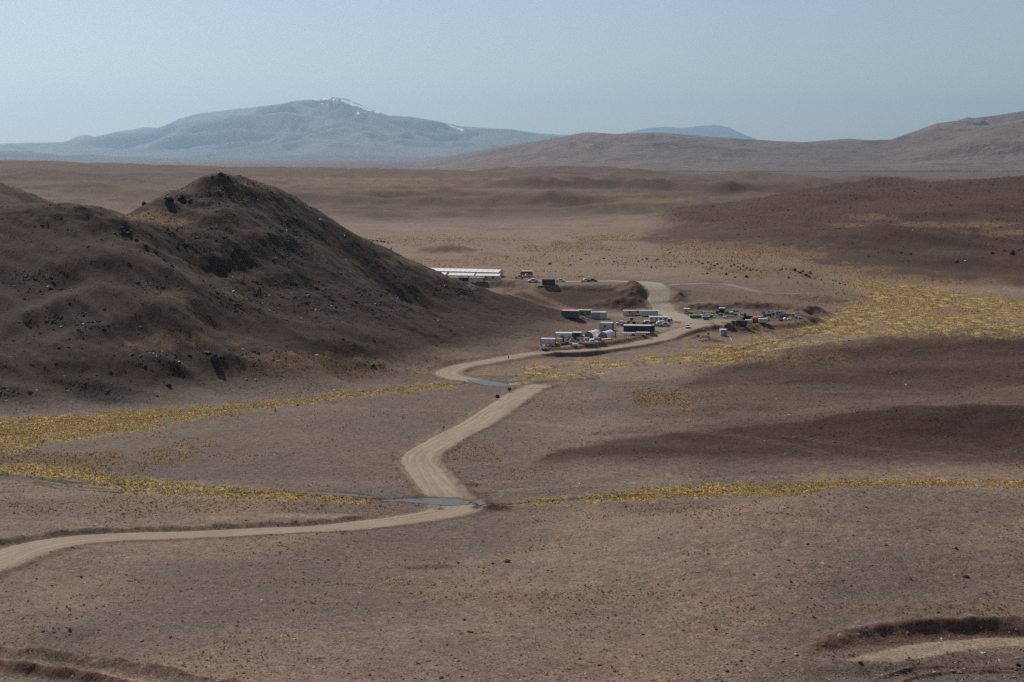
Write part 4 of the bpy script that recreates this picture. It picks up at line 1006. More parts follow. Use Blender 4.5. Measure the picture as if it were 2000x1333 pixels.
# left hill, picked out one by one
for a in ((329, 393, 24, 'largest dark crag on the left shoulder of the peaked hill', 'crag', .7), (354, 390, 18, 'smaller dark crag beside the large one on the hill shoulder', 'crag', .85), (370, 393, 12, 'low dark rock right of the two shoulder crags', 'boulder', .6), (281, 397, 13, 'dark block on the skyline left of the hill peak', 'boulder', .8), (431, 342, 14, 'dark rock crowning the summit of the peaked hill', 'boulder', .55), (446, 346, 9, 'dark rock just right of the summit rock', 'boulder', .6), (414, 346, 8, 'dark rock just left of the summit rock', 'boulder', .6),
          (328, 753, 14, 'pointed dark boulder alone on the hill foot at left', 'boulder', .8), (764, 489, 4, 'thin upright rock on the right skyline of the hill', 'boulder', 2.4), (486, 586, 9, 'dark block on the pale spur in mid hill', 'boulder', 1.1), (534, 510, 9, 'dark angular rock halfway down the right slope', 'boulder', .8), (727, 714, 14, 'flat dark rock low on the hill foot above the road', 'boulder', .35)):
    boulder(a[0], a[1], a[2], a[3], None, 'd', a[5], 700, a[4])
boulder(420, 706, 24, 'big tilted block with a dark face on the lower hill', None, 'd', .95, 700, 'crag', .4, .35, .35)
boulder(406, 690, 16, 'grey capping slab above the big tilted block', None, 'g', .35, 700, 'crag', .3, .2)
for px, py, w, l in ((238, 446, 12, 'uppermost dark rock of the cliff line on the left shoulder'), (252, 458, 13, 'second dark rock down the shoulder cliff line'), (268, 470, 14, 'third dark rock down the shoulder cliff line'), (285, 482, 13, 'fourth dark rock down the shoulder cliff line'), (303, 494, 13, 'fifth dark rock down the shoulder cliff line'), (320, 508, 12, 'sixth dark rock down the shoulder cliff line'), (336, 521, 11, 'lowest dark rock of the shoulder cliff line')):
    boulder(px, py, w, l, 'cliff line rocks on the left shoulder', 'd', .55, 700, 'crag', .6, .3)
for px, py, w, l in ((481, 742, 5, 'dark stone left of the pale stone on the hill foot'), (499, 743, 7, 'pale stone between two dark ones on the hill foot'), (555, 744, 5, 'dark stone right of the pale stone on the hill foot'), (670, 664, 7, 'dark rock on a low hump of the hill foot'), (652, 666, 5, 'small rock left of the hump on the hill foot'), (605, 405, 7, 'pale rock near the right skyline of the peak'), (626, 431, 8, 'pale boulder lower on the right skyline of the peak'), (852, 676, 6, 'lone dark rock above the road on the hill foot')):
    boulder(px, py, w, l, None, 'w' if 'pale' in l else 'd', .7, 700)
g5 = 'loose boulders on the left hill'
AREAS = ((430, 375, 'in the scree under the hill summit'), (380, 460, 'on the dark slope below the shoulder crags'), (560, 480, 'high on the right slope of the peak'), (720, 590, 'in the scree low on the right slope'), (850, 565, 'near the right end of the hill skyline'), (500, 590, 'on the knolls in mid hill'), (300, 560, 'on the left knoll in mid hill'), (60, 540, 'on the far left slope'), (150, 640, 'in the lower left scree band'), (480, 705, 'on the right knoll at the hill foot'), (330, 705, 'on the left knoll at the hill foot'), (190, 755, 'on the low hump at the left foot'), (30, 770, 'in the bottom left corner of the hill'), (250, 460, 'beside the cliff line of the left shoulder'))
LOOSE = {}
rb = random.Random(21)
hs = sample(inview * mk['scree'] * (D < 1250) * (D > 760), 64, 77)
for i, h in enumerate(hs):
    px, py = 1000 + F * h[0] / h[1], HZ + (EYE - h[2]) * F / h[1]
    o = bpy.data.objects.new('boulder', BM['w' if rb.random() < .09 else ('g' if rb.random() < .25 else 'd')][rb.randrange(6)]); COL.objects.link(o)
    s = rb.uniform(.45, .95); o.scale = (s, s * rb.uniform(.7, 1), s * rb.uniform(.6, .9)); o.location = (h[0], h[1] * YS, h[2] + s * .2); o.rotation_euler = (rb.uniform(-.4, .4), rb.uniform(-.4, .4), rb.uniform(0, 6.3))
    q = min(((math.hypot((px - ax) / 1.5, py - ay), an) for ax, ay, an in AREAS))[1]
    col_ = {MB_D: 'dark', MB_G: 'grey', MB_W: 'pale'}[o.data.materials[0]]
    tag(o, q, 'rock', g5); o['tone'] = col_; LOOSE.setdefault((q, col_), []).append((px, o))
for (q, col_), lst in LOOSE.items():
    lst.sort(key=lambda a: a[0])
    for i, (px, o) in enumerate(lst):
        del o['tone']; o['label'] = (ORD[i] + ' ' + col_ + ' loose boulder from the left ' if len(lst) > 1 else 'only ' + col_ + ' loose boulder ') + q
# right hill
for px, py, w, l in ((1977, 496, 12, 'largest dark boulder on the right hill near the edge'), (1937, 495, 8, 'dark boulder left of the largest on the right hill'), (1868, 512, 8, 'dark boulder above the diagonal gully of the right hill'), (1715, 493, 5, 'dark rock left of centre on the right hill slope'), (1778, 497, 6, 'brownish rock in mid slope of the right hill'), (1610, 482, 5, 'pale rock on the low slope of the right hill'), (1696, 502, 5, 'small rock low on the right hill above the meadow'), (1886, 511, 5, 'pale rock right of the gully boulder'), (1930, 374, 5, 'dark rock near the crest of the right hill')):
    boulder(px, py, w, l, None, 'w' if 'pale' in l else 'd', .8, 1400)
# foreground
for px, py, w, l, m_, a_ in ((990, 1098, 15, 'dark chunk with a raised point beside the plain track', 'd', .55), (962, 1102, 10, 'smaller dark chunk left of the pointed one', 'd', .4), (895, 1101, 8, 'dark stone above the reddish gravel patch', 'd', .7), (135, 1232, 9, 'rounded dark boulder on the low rise at lower left', 'g', 1.0), (84, 1234, 12, 'flat brown rock left of the rounded boulder', 'd', .3), (907, 1212, 9, 'grey stone in the middle of the lower foreground', 'g', .6), (918, 1235, 13, 'flat dark stone below the grey one in the foreground', 'd', .4), (866, 1211, 6, 'pale flake left of the grey foreground stone', 'w', .4),
        (1578, 1064, 8, 'dark stone on the right foreground rise', 'd', .6), (1730, 1065, 9, 'flat dark stone further right on the foreground rise', 'g', .5), (1474, 1074, 6, 'white stone on the right foreground rise', 'w', .6), (1868, 1073, 8, 'dark boulder near the right edge of the foreground rise', 'd', .8), (1886, 1127, 16, 'long flat dark slab in the right foreground', 'd', .35), (1540, 1095, 10, 'low grey slab in the right foreground', 'g', .35), (1556, 1280, 11, 'white stone at the left tip of the dug bank', 'w', .5), (1988, 1300, 14, 'dark boulder at the right edge below the dug pit', 'g', .7), (1680, 1296, 10, 'dark stone below the dug pit', 'd', .7), (1775, 1286, 8, 'grey stone beside the pale pit floor', 'g', .6), (1398, 1230, 8, 'dark stone in the lower right foreground gravel', 'd', .6), (1447, 1292, 8, 'dark stone on the stony rise at bottom right', 'd', .6), (1420, 1312, 10, 'grey stone on the stony rise at bottom right', 'g', .6), (1256, 1240, 7, 'dark stone at the edge of the stony rise', 'd', .6), (1124, 1199, 6, 'small dark stone in the central foreground', 'd', .6), (780, 1178, 6, 'small dark stone left of centre in the foreground', 'd', .5), (862, 1325, 12, 'grey stone at the bottom edge left of centre', 'g', .6), (1200, 1312, 10, 'grey flat stone at the bottom edge right of centre', 'g', .45), (72, 1132, 7, 'dark stone in the tuft line at far left', 'd', .7), (158, 1128, 7, 'dark stone in the tuft line right of the far left one', 'd', .7), (247, 1124, 6, 'third dark stone along the tuft line', 'd', .6)):
    boulder(px, py, w, l, None, m_, a_)

number_from_left(g, 'dark boulders right of the gravel road cut')
number_from_left(g2, 'dark boulders at the brow above the meadow')
number_from_left(g3, 'small dark rocks behind the white modules')
number_from_left(g4, 'small rocks just behind the hill flank')
# ------------------------------------------------------------------ the camp: things with parts
def paint_mat(name, rgb, rough=.55, dirt=.35, metal=0.0, dcol=(.16, .12, .09)):
    m, t, b = new_mat(name); k = NB(t)
    pos = k.n('ShaderNodeTexCoord').outputs['Object']
    n1 = k.noise(pos, .7, 5, .7); n2 = k.noise(pos, 4, 3)
    c = k.mix(k.math('MULTIPLY', k.ramp(n1, .42, .75), dirt), rgb, dcol)
    c = k.mix(1.0, c, k.grey(k.ramp(n2, .3, .7, .92, 1.06)), 'MULTIPLY')
    k.link(c, b.inputs['Base Color']); b.inputs['Roughness'].default_value = rough; b.inputs['Metallic'].default_value = metal
    return m
PM = {n: paint_mat('paint_' + n, *a) for n, a in dict(
    white=((.80, .79, .76), .5, .12), cream=((.64, .58, .48), .6, .25), grey=((.36, .36, .36), .55, .25), lightgrey=((.60, .60, .58), .5, .2), steel=((.60, .64, .64), .45, .15), navy=((.016, .022, .06), .5, .12),
    charcoal=((.022, .026, .028), .5, .15), red=((.30, .035, .03), .5, .25), pink=((.62, .36, .31), .7, .15), rose=((.40, .18, .17), .8, .15), teal=((.05, .13, .14), .5, .2), green=((.03, .22, .15), .5, .25), darkgreen=((.018, .035, .026), .5, .2), orange=((.42, .13, .03), .5, .25), yellow=((.50, .28, .03), .5, .3), rust=((.16, .055, .03), .85, .3),
    black=((.012, .012, .012), .6, .1), tyre=((.015, .015, .015), .9, .2), brown=((.10, .06, .04), .8, .2), olive=((.20, .19, .12), .7, .3), silver=((.40, .42, .43), .35, .15), blue=((.03, .08, .22), .5, .2), wood=((.17, .11, .07), .85, .2)).items()}
mg, _t, _b = new_mat('dark_glass'); _b.inputs['Base Color'].default_value = (.02, .025, .03, 1); _b.inputs['Roughness'].default_value = .1
PM['glass'] = mg
me_, _t, _b = new_mat('lamp_glass'); _b.inputs['Base Color'].default_value = (.6, .6, .55, 1); _b.inputs['Roughness'].default_value = .2
PM['lamp'] = me_

class MB:
    def __init__(s): s.v = []; s.f = []
    def add(s, vs, fs):
        k = len(s.v); s.v += [tuple(v) for v in vs]; s.f += [tuple(i + k for i in f) for f in fs]; return s
    def box(s, cx, cy, z0, lx, ly, h, top=1.0, rz=0.0):
        vs = []
        for z, q in ((z0, 1.0), (z0 + h, top)):
            for a, b in ((-1, -1), (1, -1), (1, 1), (-1, 1)): 
                x, y = a * lx / 2 * q, b * ly / 2 * q
                vs.append((cx + x * math.cos(rz) - y * math.sin(rz), cy + x * math.sin(rz) + y * math.cos(rz), z))
        return s.add(vs, [(3, 2, 1, 0), (4, 5, 6, 7), (0, 1, 5, 4), (1, 2, 6, 5), (2, 3, 7, 6), (3, 0, 4, 7)])
    def cyl(s, c, axis, r, l, n=14, r2=None):
        r2 = r if r2 is None else r2; vs = []
        for e, q in ((-.5, r), (.5, r2)):
            for i in range(n):
                a = 2 * math.pi * i / n; u, w = q * math.cos(a), q * math.sin(a)
                p = {'x': (e * l, u, w), 'y': (u, e * l, w), 'z': (u, w, e * l)}[axis]
                vs.append((c[0] + p[0], c[1] + p[1], c[2] + p[2]))
        fs = [(i, (i + 1) % n, n + (i + 1) % n, n + i) for i in range(n)] + [tuple(range(n))[::-1], tuple(range(n, 2 * n))]
        return s.add(vs, fs)
    def prism(s, prof, y0, y1):                      # profile in x,z extruded along y
        n = len(prof); vs = [(x, y0, z) for x, z in prof] + [(x, y1, z) for x, z in prof]
        return s.add(vs, [tuple(range(n)), tuple(range(n, 2 * n))[::-1]] + [((i + 1) % n, i, n + i, n + (i + 1) % n) for i in range(n)])
    def prismx(s, prof, x0, x1):                     # profile in y,z extruded along x
        n = len(prof); vs = [(x0, y, z) for y, z in prof] + [(x1, y, z) for y, z in prof]
        return s.add(vs, [tuple(range(n))[::-1], tuple(range(n, 2 * n))] + [(i, (i + 1) % n, n + (i + 1) % n, n + i) for i in range(n)])
    def beam(s, a, b, w):
        a, b = Vector(a), Vector(b); d = (b - a).normalized(); u = d.cross(Vector((0, 0, 1)))
        if u.length < .01: u = Vector((1, 0, 0))
        u.normalize(); v = d.cross(u)
        vs = [p + u * (i * w / 2) + v * (j * w / 2) for p in (a, b) for i, j in ((-1, -1), (1, -1), (1, 1), (-1, 1))]
        return s.add(vs, [(3, 2, 1, 0), (4, 5, 6, 7), (0, 1, 5, 4), (1, 2, 6, 5), (2, 3, 7, 6), (3, 0, 4, 7)])
    def build(s, name, mat, parent=None, label=None):
        me = bpy.data.meshes.new(name); me.from_pydata(s.v, [], s.f); me.update()
        bm = bmesh.new(); bm.from_mesh(me); bmesh.ops.recalc_face_normals(bm, faces=bm.faces); bm.to_mesh(me); bm.free()
        me.materials.append(PM[mat] if isinstance(mat, str) else mat)
        o = bpy.data.objects.new(name, me); COL.objects.link(o); o.parent = parent
        if label: o['label'] = label
        return o
def thing(name, label, cat, px, py, yaw=0, back=0.0, group=None, dmin=900, dz=0.0, lx=0):
    """an Empty on the ground where the front base centre is seen; back moves it half its depth away"""
    c = pick(px, py, dmin); a = R(yaw)
    x, y = c.x - math.sin(a) * back, c.y * YS + math.cos(a) * back
    o = bpy.data.objects.new(name, None); COL.objects.link(o)
    o.empty_display_size = .5
    o.location = (x, y, float(ground(x, y / YS)) + dz); o.rotation_euler = (0, 0, a)
    return tag(o, label, cat, group)
def mpp(px, py, dmin=900): return pick(px, py, dmin).y / F      # metres per photo pixel there
def clone(root, **kw):
    r = root.copy(); COL.objects.link(r)
    for ch in root.children:
        c = ch.copy(); COL.objects.link(c); c.parent = r
        for g_ in ch.children:
            d = g_.copy(); COL.objects.link(d); d.parent = c
    return r
def window(par, x, y, z, w, h, side=-1, frame='grey'):
    fr = MB().box(x, y + side * .03, z, w + .16, .06, h + .16).build('window', frame, par)
    MB().box(x, y + side * .065, z + .08, w, .03, h).build('pane', 'glass', fr)
def door(par, x, y, z, w=.9, h=2.0, side=-1, mat='grey'):
    d = MB().box(x, y + side * .03, z, w, .06, h).build('door', mat, par)
    MB().box(x + w * .35, y + side * .08, z + h * .48, .06, .06, .2).build('handle', 'black', d)
def container(label, px, py, wpx, yaw=0, H=2.6, W=2.44, wall='lightgrey', roof='white', end=None, wins=(), doors=(), cat='container', name='container', group=None, dmin=900, ribs=True, skid=.25, plus=0.0, L=None):
    L = L or wpx * mpp(px, py, dmin) / max(math.cos(R(yaw)), .3)
    t = thing(name, label, cat, px, py, yaw, W / 2, group, dmin, plus)
    MB().box(-L * .3, 0, -.6, .25, W * .9, .6 + skid).box(L * .3, 0, -.6, .25, W * .9, .6 + skid).box(0, 0, -.6, .25, W * .9, .6 + skid).build('skid', 'brown', t)
    m = MB().box(0, 0, skid, L, W, H)
    if ribs:
        n = max(6, int(L / .55))
        for i in range(n):
            x = -L / 2 + L * (i + .5) / n
            m.box(x, -W / 2 - .025, skid + .15, L / n * .45, .05, H - .3); m.box(x, W / 2 + .025, skid + .15, L / n * .45, .05, H - .3)
    m.build('wall', wall, t)
    MB().box(0, 0, skid + H, L + .12, W + .12, .1).box(0, 0, skid + H + .1, L * .98, W * .9, .04).build('roof', roof, t)
    for sx in (-1, 1):
        for sy in (-1, 1): MB().box(sx * (L / 2 + .01), sy * (W / 2 + .03), skid - .02, .16, .16, H + .02).build('corner_post', end or wall, t)
    for s_ in (-1, 1):
        d = MB().box(L / 2 + .04, s_ * W / 4, skid + .1, .06, W / 2 - .06, H - .2).build('door', end or wall, t)
        MB().box(L / 2 + .09, s_ * .12, skid + .3, .05, .05, H - .6).build('lock_bar', 'grey', d)
    for wx in wins: window(t, wx * L / 2, -W / 2 - .05, skid + 1.1, .9, .8)
    for dx in doors: door(t, dx * L / 2, -W / 2 - .05, skid + .05)
    return t
def gable(label, px, py, wpx, depth, yaw=0, eave=2.5, ridge=.7, wall='lightgrey', roof='white', wins=(), doors=(), name='cabin', cat='building', dmin=900, L=None, over=.35, group=None):
    L = L or wpx * mpp(px, py, dmin) / max(math.cos(R(yaw)), .3)
    t = thing(name, label, cat, px, py, yaw, depth / 2, group, dmin)
    Wd = depth
    MB().box(0, 0, -.7, L + .2, Wd + .2, .85).build('foundation', 'grey', t)
    MB().prismx([(-Wd / 2, .15), (Wd / 2, .15), (Wd / 2, eave), (0, eave + ridge - .03), (-Wd / 2, eave)], -L / 2, L / 2).build('wall', wall, t)
    ro = MB()
    for s_ in (-1, 1):
        ro.prismx([(0, eave + ridge), (s_ * (Wd / 2 + over), eave - over * ridge / (Wd / 2)), (s_ * (Wd / 2 + over), eave - over * ridge / (Wd / 2) + .1), (0, eave + ridge + .1)], -L / 2 - over, L / 2 + over)
    r = ro.build('roof', roof, t)
    n = int(L / 3)
    for i in range(1, n): MB().prismx([(-Wd / 2 - over, eave - over * ridge / (Wd / 2) + .1), (0, eave + ridge + .1), (0, eave + ridge + .16), (-Wd / 2 - over, eave - over * ridge / (Wd / 2) + .16)], -L / 2 + L * i / n - .05, -L / 2 + L * i / n + .05).build('seam', roof, r)
    for wx in wins: window(t, wx * L / 2, -Wd / 2, 1.05, 1.1, .8)
    for dx in doors: door(t, dx * L / 2, -Wd / 2, .15)
    MB().box(0, -Wd / 2 - over - .05, eave - .22, L + .5, .12, .12).build('gutter', wall, t)
    return t

# --- upper terrace
TB = 1280
gable('long white prefabricated building with a row of small windows on the terrace', 902, 541, 141, 10.5, -17, 2.9, 1.05, 'steel', 'white', [-.97, -.86, -.73, -.6, -.34, -.2, -.12, -.04, .06, .2, .34, .58, .67, .86], [-.88, .74], 'barracks', dmin=TB)
gable('white gabled module half hidden by the hill flank', 852, 545, 34, 7, -12, 2.3, .95, 'steel', 'white', [.2], [], 'cabin', dmin=TB)
gable('white gabled module in the middle of the front row', 900, 546, 48, 6.5, -12, 2.2, .95, 'steel', 'white', [-.6, .1, .6], [-.1], 'cabin', dmin=TB)
gable('white gabled module at the right end of the front row', 952, 548, 45, 6, -10, 2.5, .8, 'lightgrey', 'white', [-.2, .5], [-.05], 'cabin', dmin=TB)
container('pale container lowest against the hill flank on the terrace', 879, 552, 34, -5, 2.4, 2.4, 'cream', 'cream', 'charcoal', dmin=TB)
container('pale container with a dark end in front of the right module', 930, 553, 30, -12, 2.4, 2.4, 'lightgrey', 'cream', 'charcoal', dmin=TB)
container('small dark shed between the two pale containers', 906, 551, 16, 0, 2.1, 2.2, 'charcoal', 'lightgrey', None, dmin=TB)
t = container('black container with two windows alone on the terrace edge', 1071, 559, 24, -6, 2.5, 2.44, 'charcoal', 'charcoal', 'black', [-.35, .25], dmin=TB)
t = thing('walkway', 'pale low deck along the base of the black container', 'deck', 1062, 560, -4, .6, None, TB)
MB().box(0, 0, .1, 7, 1.0, .12).build('deck_board', 'cream', t)
for i in (-3, 0, 3): MB().box(i, 0, -.5, .15, .9, .6).build('support', 'brown', t)

# --- vehicles
def pickup(label, px, py, yaw, col='white', kind='pickup', group=None, dmin=900, sc=1.0):
    t = thing('pickup_truck' if kind == 'pickup' else 'car', label, 'truck' if kind == 'pickup' else 'car', px, py, yaw, 0, group, dmin)
    t.scale = (sc, sc, sc)
    L, Wd = 5.2, 1.8
    if kind == 'pickup': prof = [(-2.6, .45), (2.55, .45), (2.6, .75), (2.5, 1.0), (1.35, 1.12), (.75, 1.78), (-.75, 1.82), (-.95, 1.1), (-2.6, 1.1)]
    else: prof = [(-2.3, .45), (2.35, .45), (2.4, .75), (2.3, 1.0), (1.25, 1.12), (.6, 1.8), (-2.0, 1.86), (-2.3, 1.2)]
    MB().prism(prof, -Wd / 2, Wd / 2).build('body', col, t)
    if kind == 'pickup':
        MB().box(-1.75, 0, 1.02, 1.5, 1.5, .1).build('bed', 'black', t)
    for s_ in (-1, 1):
        MB().prism([(1.05, 1.16), (.68, 1.68), (.0, 1.70), (.0, 1.16)], s_ * (Wd / 2 + .005), s_ * (Wd / 2 + .02)).build('side_window', 'glass', t)
        MB().prism([(-.08, 1.16), (-.08, 1.70), (-.68, 1.70), (-.8, 1.16)] if kind == 'pickup' else [(-.08, 1.16), (-.08, 1.70), (-1.9, 1.72), (-2.1, 1.2)], s_ * (Wd / 2 + .005), s_ * (Wd / 2 + .02)).build('side_window', 'glass', t)
        MB().box(2.52, s_ * .62, .72, .14, .36, .18).build('headlight', 'lamp', t)
        for x in (1.6, -1.6):
            w = MB().cyl((x, s_ * .82, .38), 'y', .38, .26, 16).build('wheel', 'tyre', t)
            MB().cyl((x, s_ * .96, .38), 'y', .2, .03, 10).build('rim', 'silver', w)
    MB().add([(1.32, -.78, 1.17), (1.32, .78, 1.17), (.79, .72, 1.75), (.79, -.72, 1.75)], [(0, 1, 2, 3)]).add([(1.36, -.78, 1.17), (1.36, .78, 1.17), (.83, .72, 1.75), (.83, -.72, 1.75)], [(0, 1, 2, 3)]).build('windscreen', 'glass', t)
    MB().box(2.58, 0, .42, .16, 1.8, .24).build('bumper', 'black', t)
    MB().box(-2.62 if kind == 'pickup' else -2.36, 0, .42, .12, 1.7, .2).build('bumper', 'black', t)
    return t
pickup('lone white pickup driving on the gravel apron towards the camera', 1343, 641.5, -96, 'white', 'pickup')
G = 'vehicles parked in the camp'
for a in (('white pickup behind the blue container, furthest left of that row', 1214, 635, 172, 'white'), ('silver pickup just right of the furthest left one behind the blue container', 1222, 637, 170, 'silver'),
          ('dark red pickup at the left of the parked row behind the blue container', 1258, 637, 8, 'rust'), ('white roofed car second in the parked row', 1268, 634, 10, 'white'), ('brown car third in the parked row', 1277, 636, 8, 'brown'),
          ('white pickup fourth in the parked row below the white trailer', 1286, 637, 8, 'white'), ('silver pickup at the right end of the parked row', 1298, 638, 10, 'silver'), ('white car behind the last silver pickup of the row', 1295, 635, 8, 'white'),
          ('silver pickup left in the yard below the tents', 1145, 669, 14, 'silver'), ('white pickup nearest the orange fence', 1156, 672, 6, 'white'), ('silver car between the white pickup and the tents', 1169, 669, 12, 'silver'), ('white pickup beside the rust coloured shed', 1138, 664, 170, 'white')):
    pickup(*a, 'car' if ' car ' in ' ' + a[0].replace('coloured', '') + ' ' else 'pickup', G)
G2 = 'vehicles on the terrace'
for a in (('light pickup parked left in front of the orange bus', 1014, 544, 14, 'silver'), ('second light pickup in front of the orange bus', 1029, 542, 14, 'lightgrey'), ('white pickup on the terrace left of the black container', 1041, 551, -170, 'white'), ('white pickup on the terrace behind the black container', 1094, 551, 0, 'white'), ('white pickup under the tall lamp post', 1143, 551, 20, 'white'), ('dark pickup right of the lamp post', 1157, 551, 0, 'charcoal')):
    pickup(*a, 'pickup', G2, TB)
# orange bus
t = thing('bus', 'orange bus with dark windows and a white roof on the terrace', 'bus', 1028, 541, -4, 1.25, None, TB)
L = 24 * mpp(1028, 541, TB)
MB().box(0, 0, .5, L, 2.5, 1.5).box(-L * .46, 0, .5, L * .1, 2.4, 1.9).box(0, 0, 2.0, L * .86, 2.4, .85).build('body', 'orange', t)
MB().box(L * .04, 0, 2.86, L * .9, 2.5, .28).build('roof', 'white', t)
for i in range(6): MB().box(-L * .32 + i * L * .145, -1.24, 1.75, L * .13, .06, 1.0).build('window', 'glass', t)
for x in (-.32, .3):
    for s_ in (-1, 1): MB().cyl((x * L, s_ * 1.1, .5), 'y', .5, .3).build('wheel', 'tyre', t)
# yellow loader
t = thing('loader', 'yellow wheel loader behind the white pickups', 'loader', 1232, 634, 4, 0)
MB().box(-.9, 0, .9, 2.6, 1.7, .95, .92).box(1.2, 0, .8, 1.4, 1.2, .6).build('body', 'yellow', t)
c_ = MB().box(.1, 0, 1.8, 1.3, 1.5, 1.3, .9).build('cab', 'yellow', t)
MB().box(.1, -.72, 2.05, 1.0, .08, .8).build('window', 'glass', c_)
MB().beam((1.2, -.6, 1.3), (3.0, -.6, .7), .25).beam((1.2, .6, 1.3), (3.0, .6, .7), .25).build('arm', 'yellow', t)
MB().prism([(2.9, .2), (3.9, .2), (3.3, 1.2), (2.9, 1.0)], -1.3, 1.3).build('bucket', 'black', t)
for x in (-1.4, 1.4):
    for s_ in (-1, 1): MB().cyl((x, s_ * .95, .7), 'y', .7, .5).build('wheel', 'tyre', t)

# --- lower camp
container('pink roofed teal shed half hidden behind the hill foot', 1113, 622, 32, -12, 3.0, 5.0, 'teal', 'pink', 'teal', [.3], ribs=False)
container('cream cabin with an olive roof edge under the earth bank', 1143, 618, 26, -2, 2.5, 3.0, 'olive', 'cream', None, [-.4, .3], [.0])
container('grey container on the left of the joined pair', 1163, 624, 16, 0, 2.9, 3.2, 'grey', 'lightgrey', None, [], [.3])
container('grey blue container on the right of the joined pair', 1177, 624, 14, -3, 2.9, 3.2, 'steel', 'white', 'teal')
container('grey cabin with a blue end and one small window', 1184, 646, 24, -14, 3.0, 2.9, 'lightgrey', 'white', 'navy', [-.2], ribs=False)
container('long navy container with a white roof in the middle of the camp', 1245, 651, 53, -6, 2.9, 3.4, 'navy', 'white', 'charcoal', ribs=True)
container('dark cabin end tucked behind the navy container', 1274, 648, 9, 0, 2.3, 2.4, 'charcoal', 'grey', None)
container('white flat roofed cabin at the left of the upper white row', 1228, 618, 21, -8, 2.3, 2.6, 'cream', 'white', None, [.2], [.6])
container('low cream cabin in the middle of the upper white row', 1246, 617, 14, 0, 2.1, 2.6, 'cream', 'cream', None, [.0])
container('long white container at the right of the upper white row', 1269, 619, 32, -4, 2.5, 2.6, 'lightgrey', 'white', 'white')
container('white flat cabin left above the fenced yard', 1101, 667, 32, -5, 3.0, 3.4, 'lightgrey', 'white', 'rust', [-.2], [.7], ribs=False)
container('dark grey open shed joined to the white flat cabin', 1126, 664, 17, -10, 2.6, 4.0, 'charcoal', 'lightgrey', 'grey', ribs=False)
container('red and white container at the far left of the yard', 1070, 677, 28, -9, 2.7, 2.6, 'lightgrey', 'white', 'red')
# white trailer with a rounded roof
t = thing('trailer', 'white trailer with a rounded roof beside the gravel road', 'trailer', 1286, 632, -4, 1.4)
L = 37 * mpp(1286, 632)
pr = [(-1.4, .6), (1.4, .6), (1.4, 2.5), (1.1, 2.95), (.5, 3.15), (-.5, 3.15), (-1.1, 2.95), (-1.4, 2.5)]
MB().prismx(pr, -L / 2, L / 2).build('body', 'white', t)
MB().box(0, -1.43, 1.1, L * .96, .05, .5).build('stripe', 'pink', t)
for i in range(4): window(t, -L * .36 + i * L * .24, -1.41, 1.75, 1.2, .55, frame='lightgrey')
for x in (-.3, -.18, .32):
    for s_ in (-1, 1): MB().cyl((x * L, s_ * 1.1, .45), 'y', .45, .3).build('wheel', 'tyre', t)
for i, px in enumerate((1306, 1311)):
    t = thing('tyre_stack', ('left' if i == 0 else 'right') + ' stack of black tyres beside the white trailer', 'tyres', px, 629.5, 0, 0)
    for j in range(4): MB().cyl((.04 * (j % 2), 0, .2 + j * .36), 'z', .52, .34, 14).build('tyre', 'tyre', t)
# tents
def tent(label, px, py, wpx, yaw, length):
    t = thing('vault_tent', label, 'tent', px, py, yaw, length / 2)
    r = wpx * mpp(px, py) / 2; n = 14
    out = [(-r * math.cos(math.pi * i / n), 1.12 * r * math.sin(math.pi * i / n) + .05) for i in range(n + 1)]
    inn = [(x * .97, z * .97) for x, z in out][::-1]
    MB().prism(out + inn, -length / 2 - .3, length / 2).build('cover', 'white', t)
    e = MB().prism([(x * .965, z * .965 - .3 * (i in (0, n))) for i, (x, z) in enumerate(out)], -length / 2, -length / 2 + .08).build('end_wall', 'rose', t)
    MB().box(0, -length / 2 - .05, 0, r * .5, .06, r * .75).build('door_flap', 'rose', e)
    MB().prism([(x * .965, z * .965) for x, z in out], length / 2 - .2, length / 2 - .1).build('end_wall', 'rose', t)
    for q in (-.3, .2): MB().prism(out + [(x * 1.015, z * 1.015) for x, z in out][::-1], q * length, q * length + .15).build('rib', 'lightgrey', t)
    return t
tent('left of the two rounded tents with a rose end wall', 1150, 660, 21, -26, 8)
tent('right of the two rounded tents with a rose end wall', 1178, 661, 22, -26, 8)
t = thing('cone_tent', 'pale pink pointed tent in the cluttered yard', 'tent', 1118, 669.5, 0, 1.4)
MB().add([(-1.7, -1.4, 0), (1.7, -1.4, 0), (1.7, 1.4, 0), (-1.7, 1.4, 0), (-.15, 0, 2.1), (.15, 0, 2.1)], [(0, 1, 5, 4), (1, 2, 5), (2, 3, 4, 5), (3, 0, 4), (3, 2, 1, 0)]).build('cover', 'pink', t)
MB().add([(-.35, -1.41, .02), (.35, -1.41, .02), (0, -.75, 1.05), (0, -.78, 1.05)], [(0, 1, 2), (0, 1, 3)]).build('door_flap', 'rose', t)
# white low flatbeds before the navy container
for lab, px, py, w in (('left white flatbed trailer before the navy container', 1229, 656, 25), ('right white flatbed trailer before the navy container', 1256, 655.5, 27)):
    t = thing('flatbed', lab, 'trailer', px, py, -3, .9); L = w * mpp(px, py)
    MB().box(0, 0, .75, L, 1.8, .45).build('deck', 'white', t)
    for i in range(5): MB().box(-L * .42 + i * L * .21, -.8, 0, .12, .12, .78).build('support', 'charcoal', t)
    for x in (.25, .38):
        for s_ in (-1, 1): MB().cyl((x * L, s_ * .7, .36), 'y', .36, .25).build('wheel', 'tyre', t)
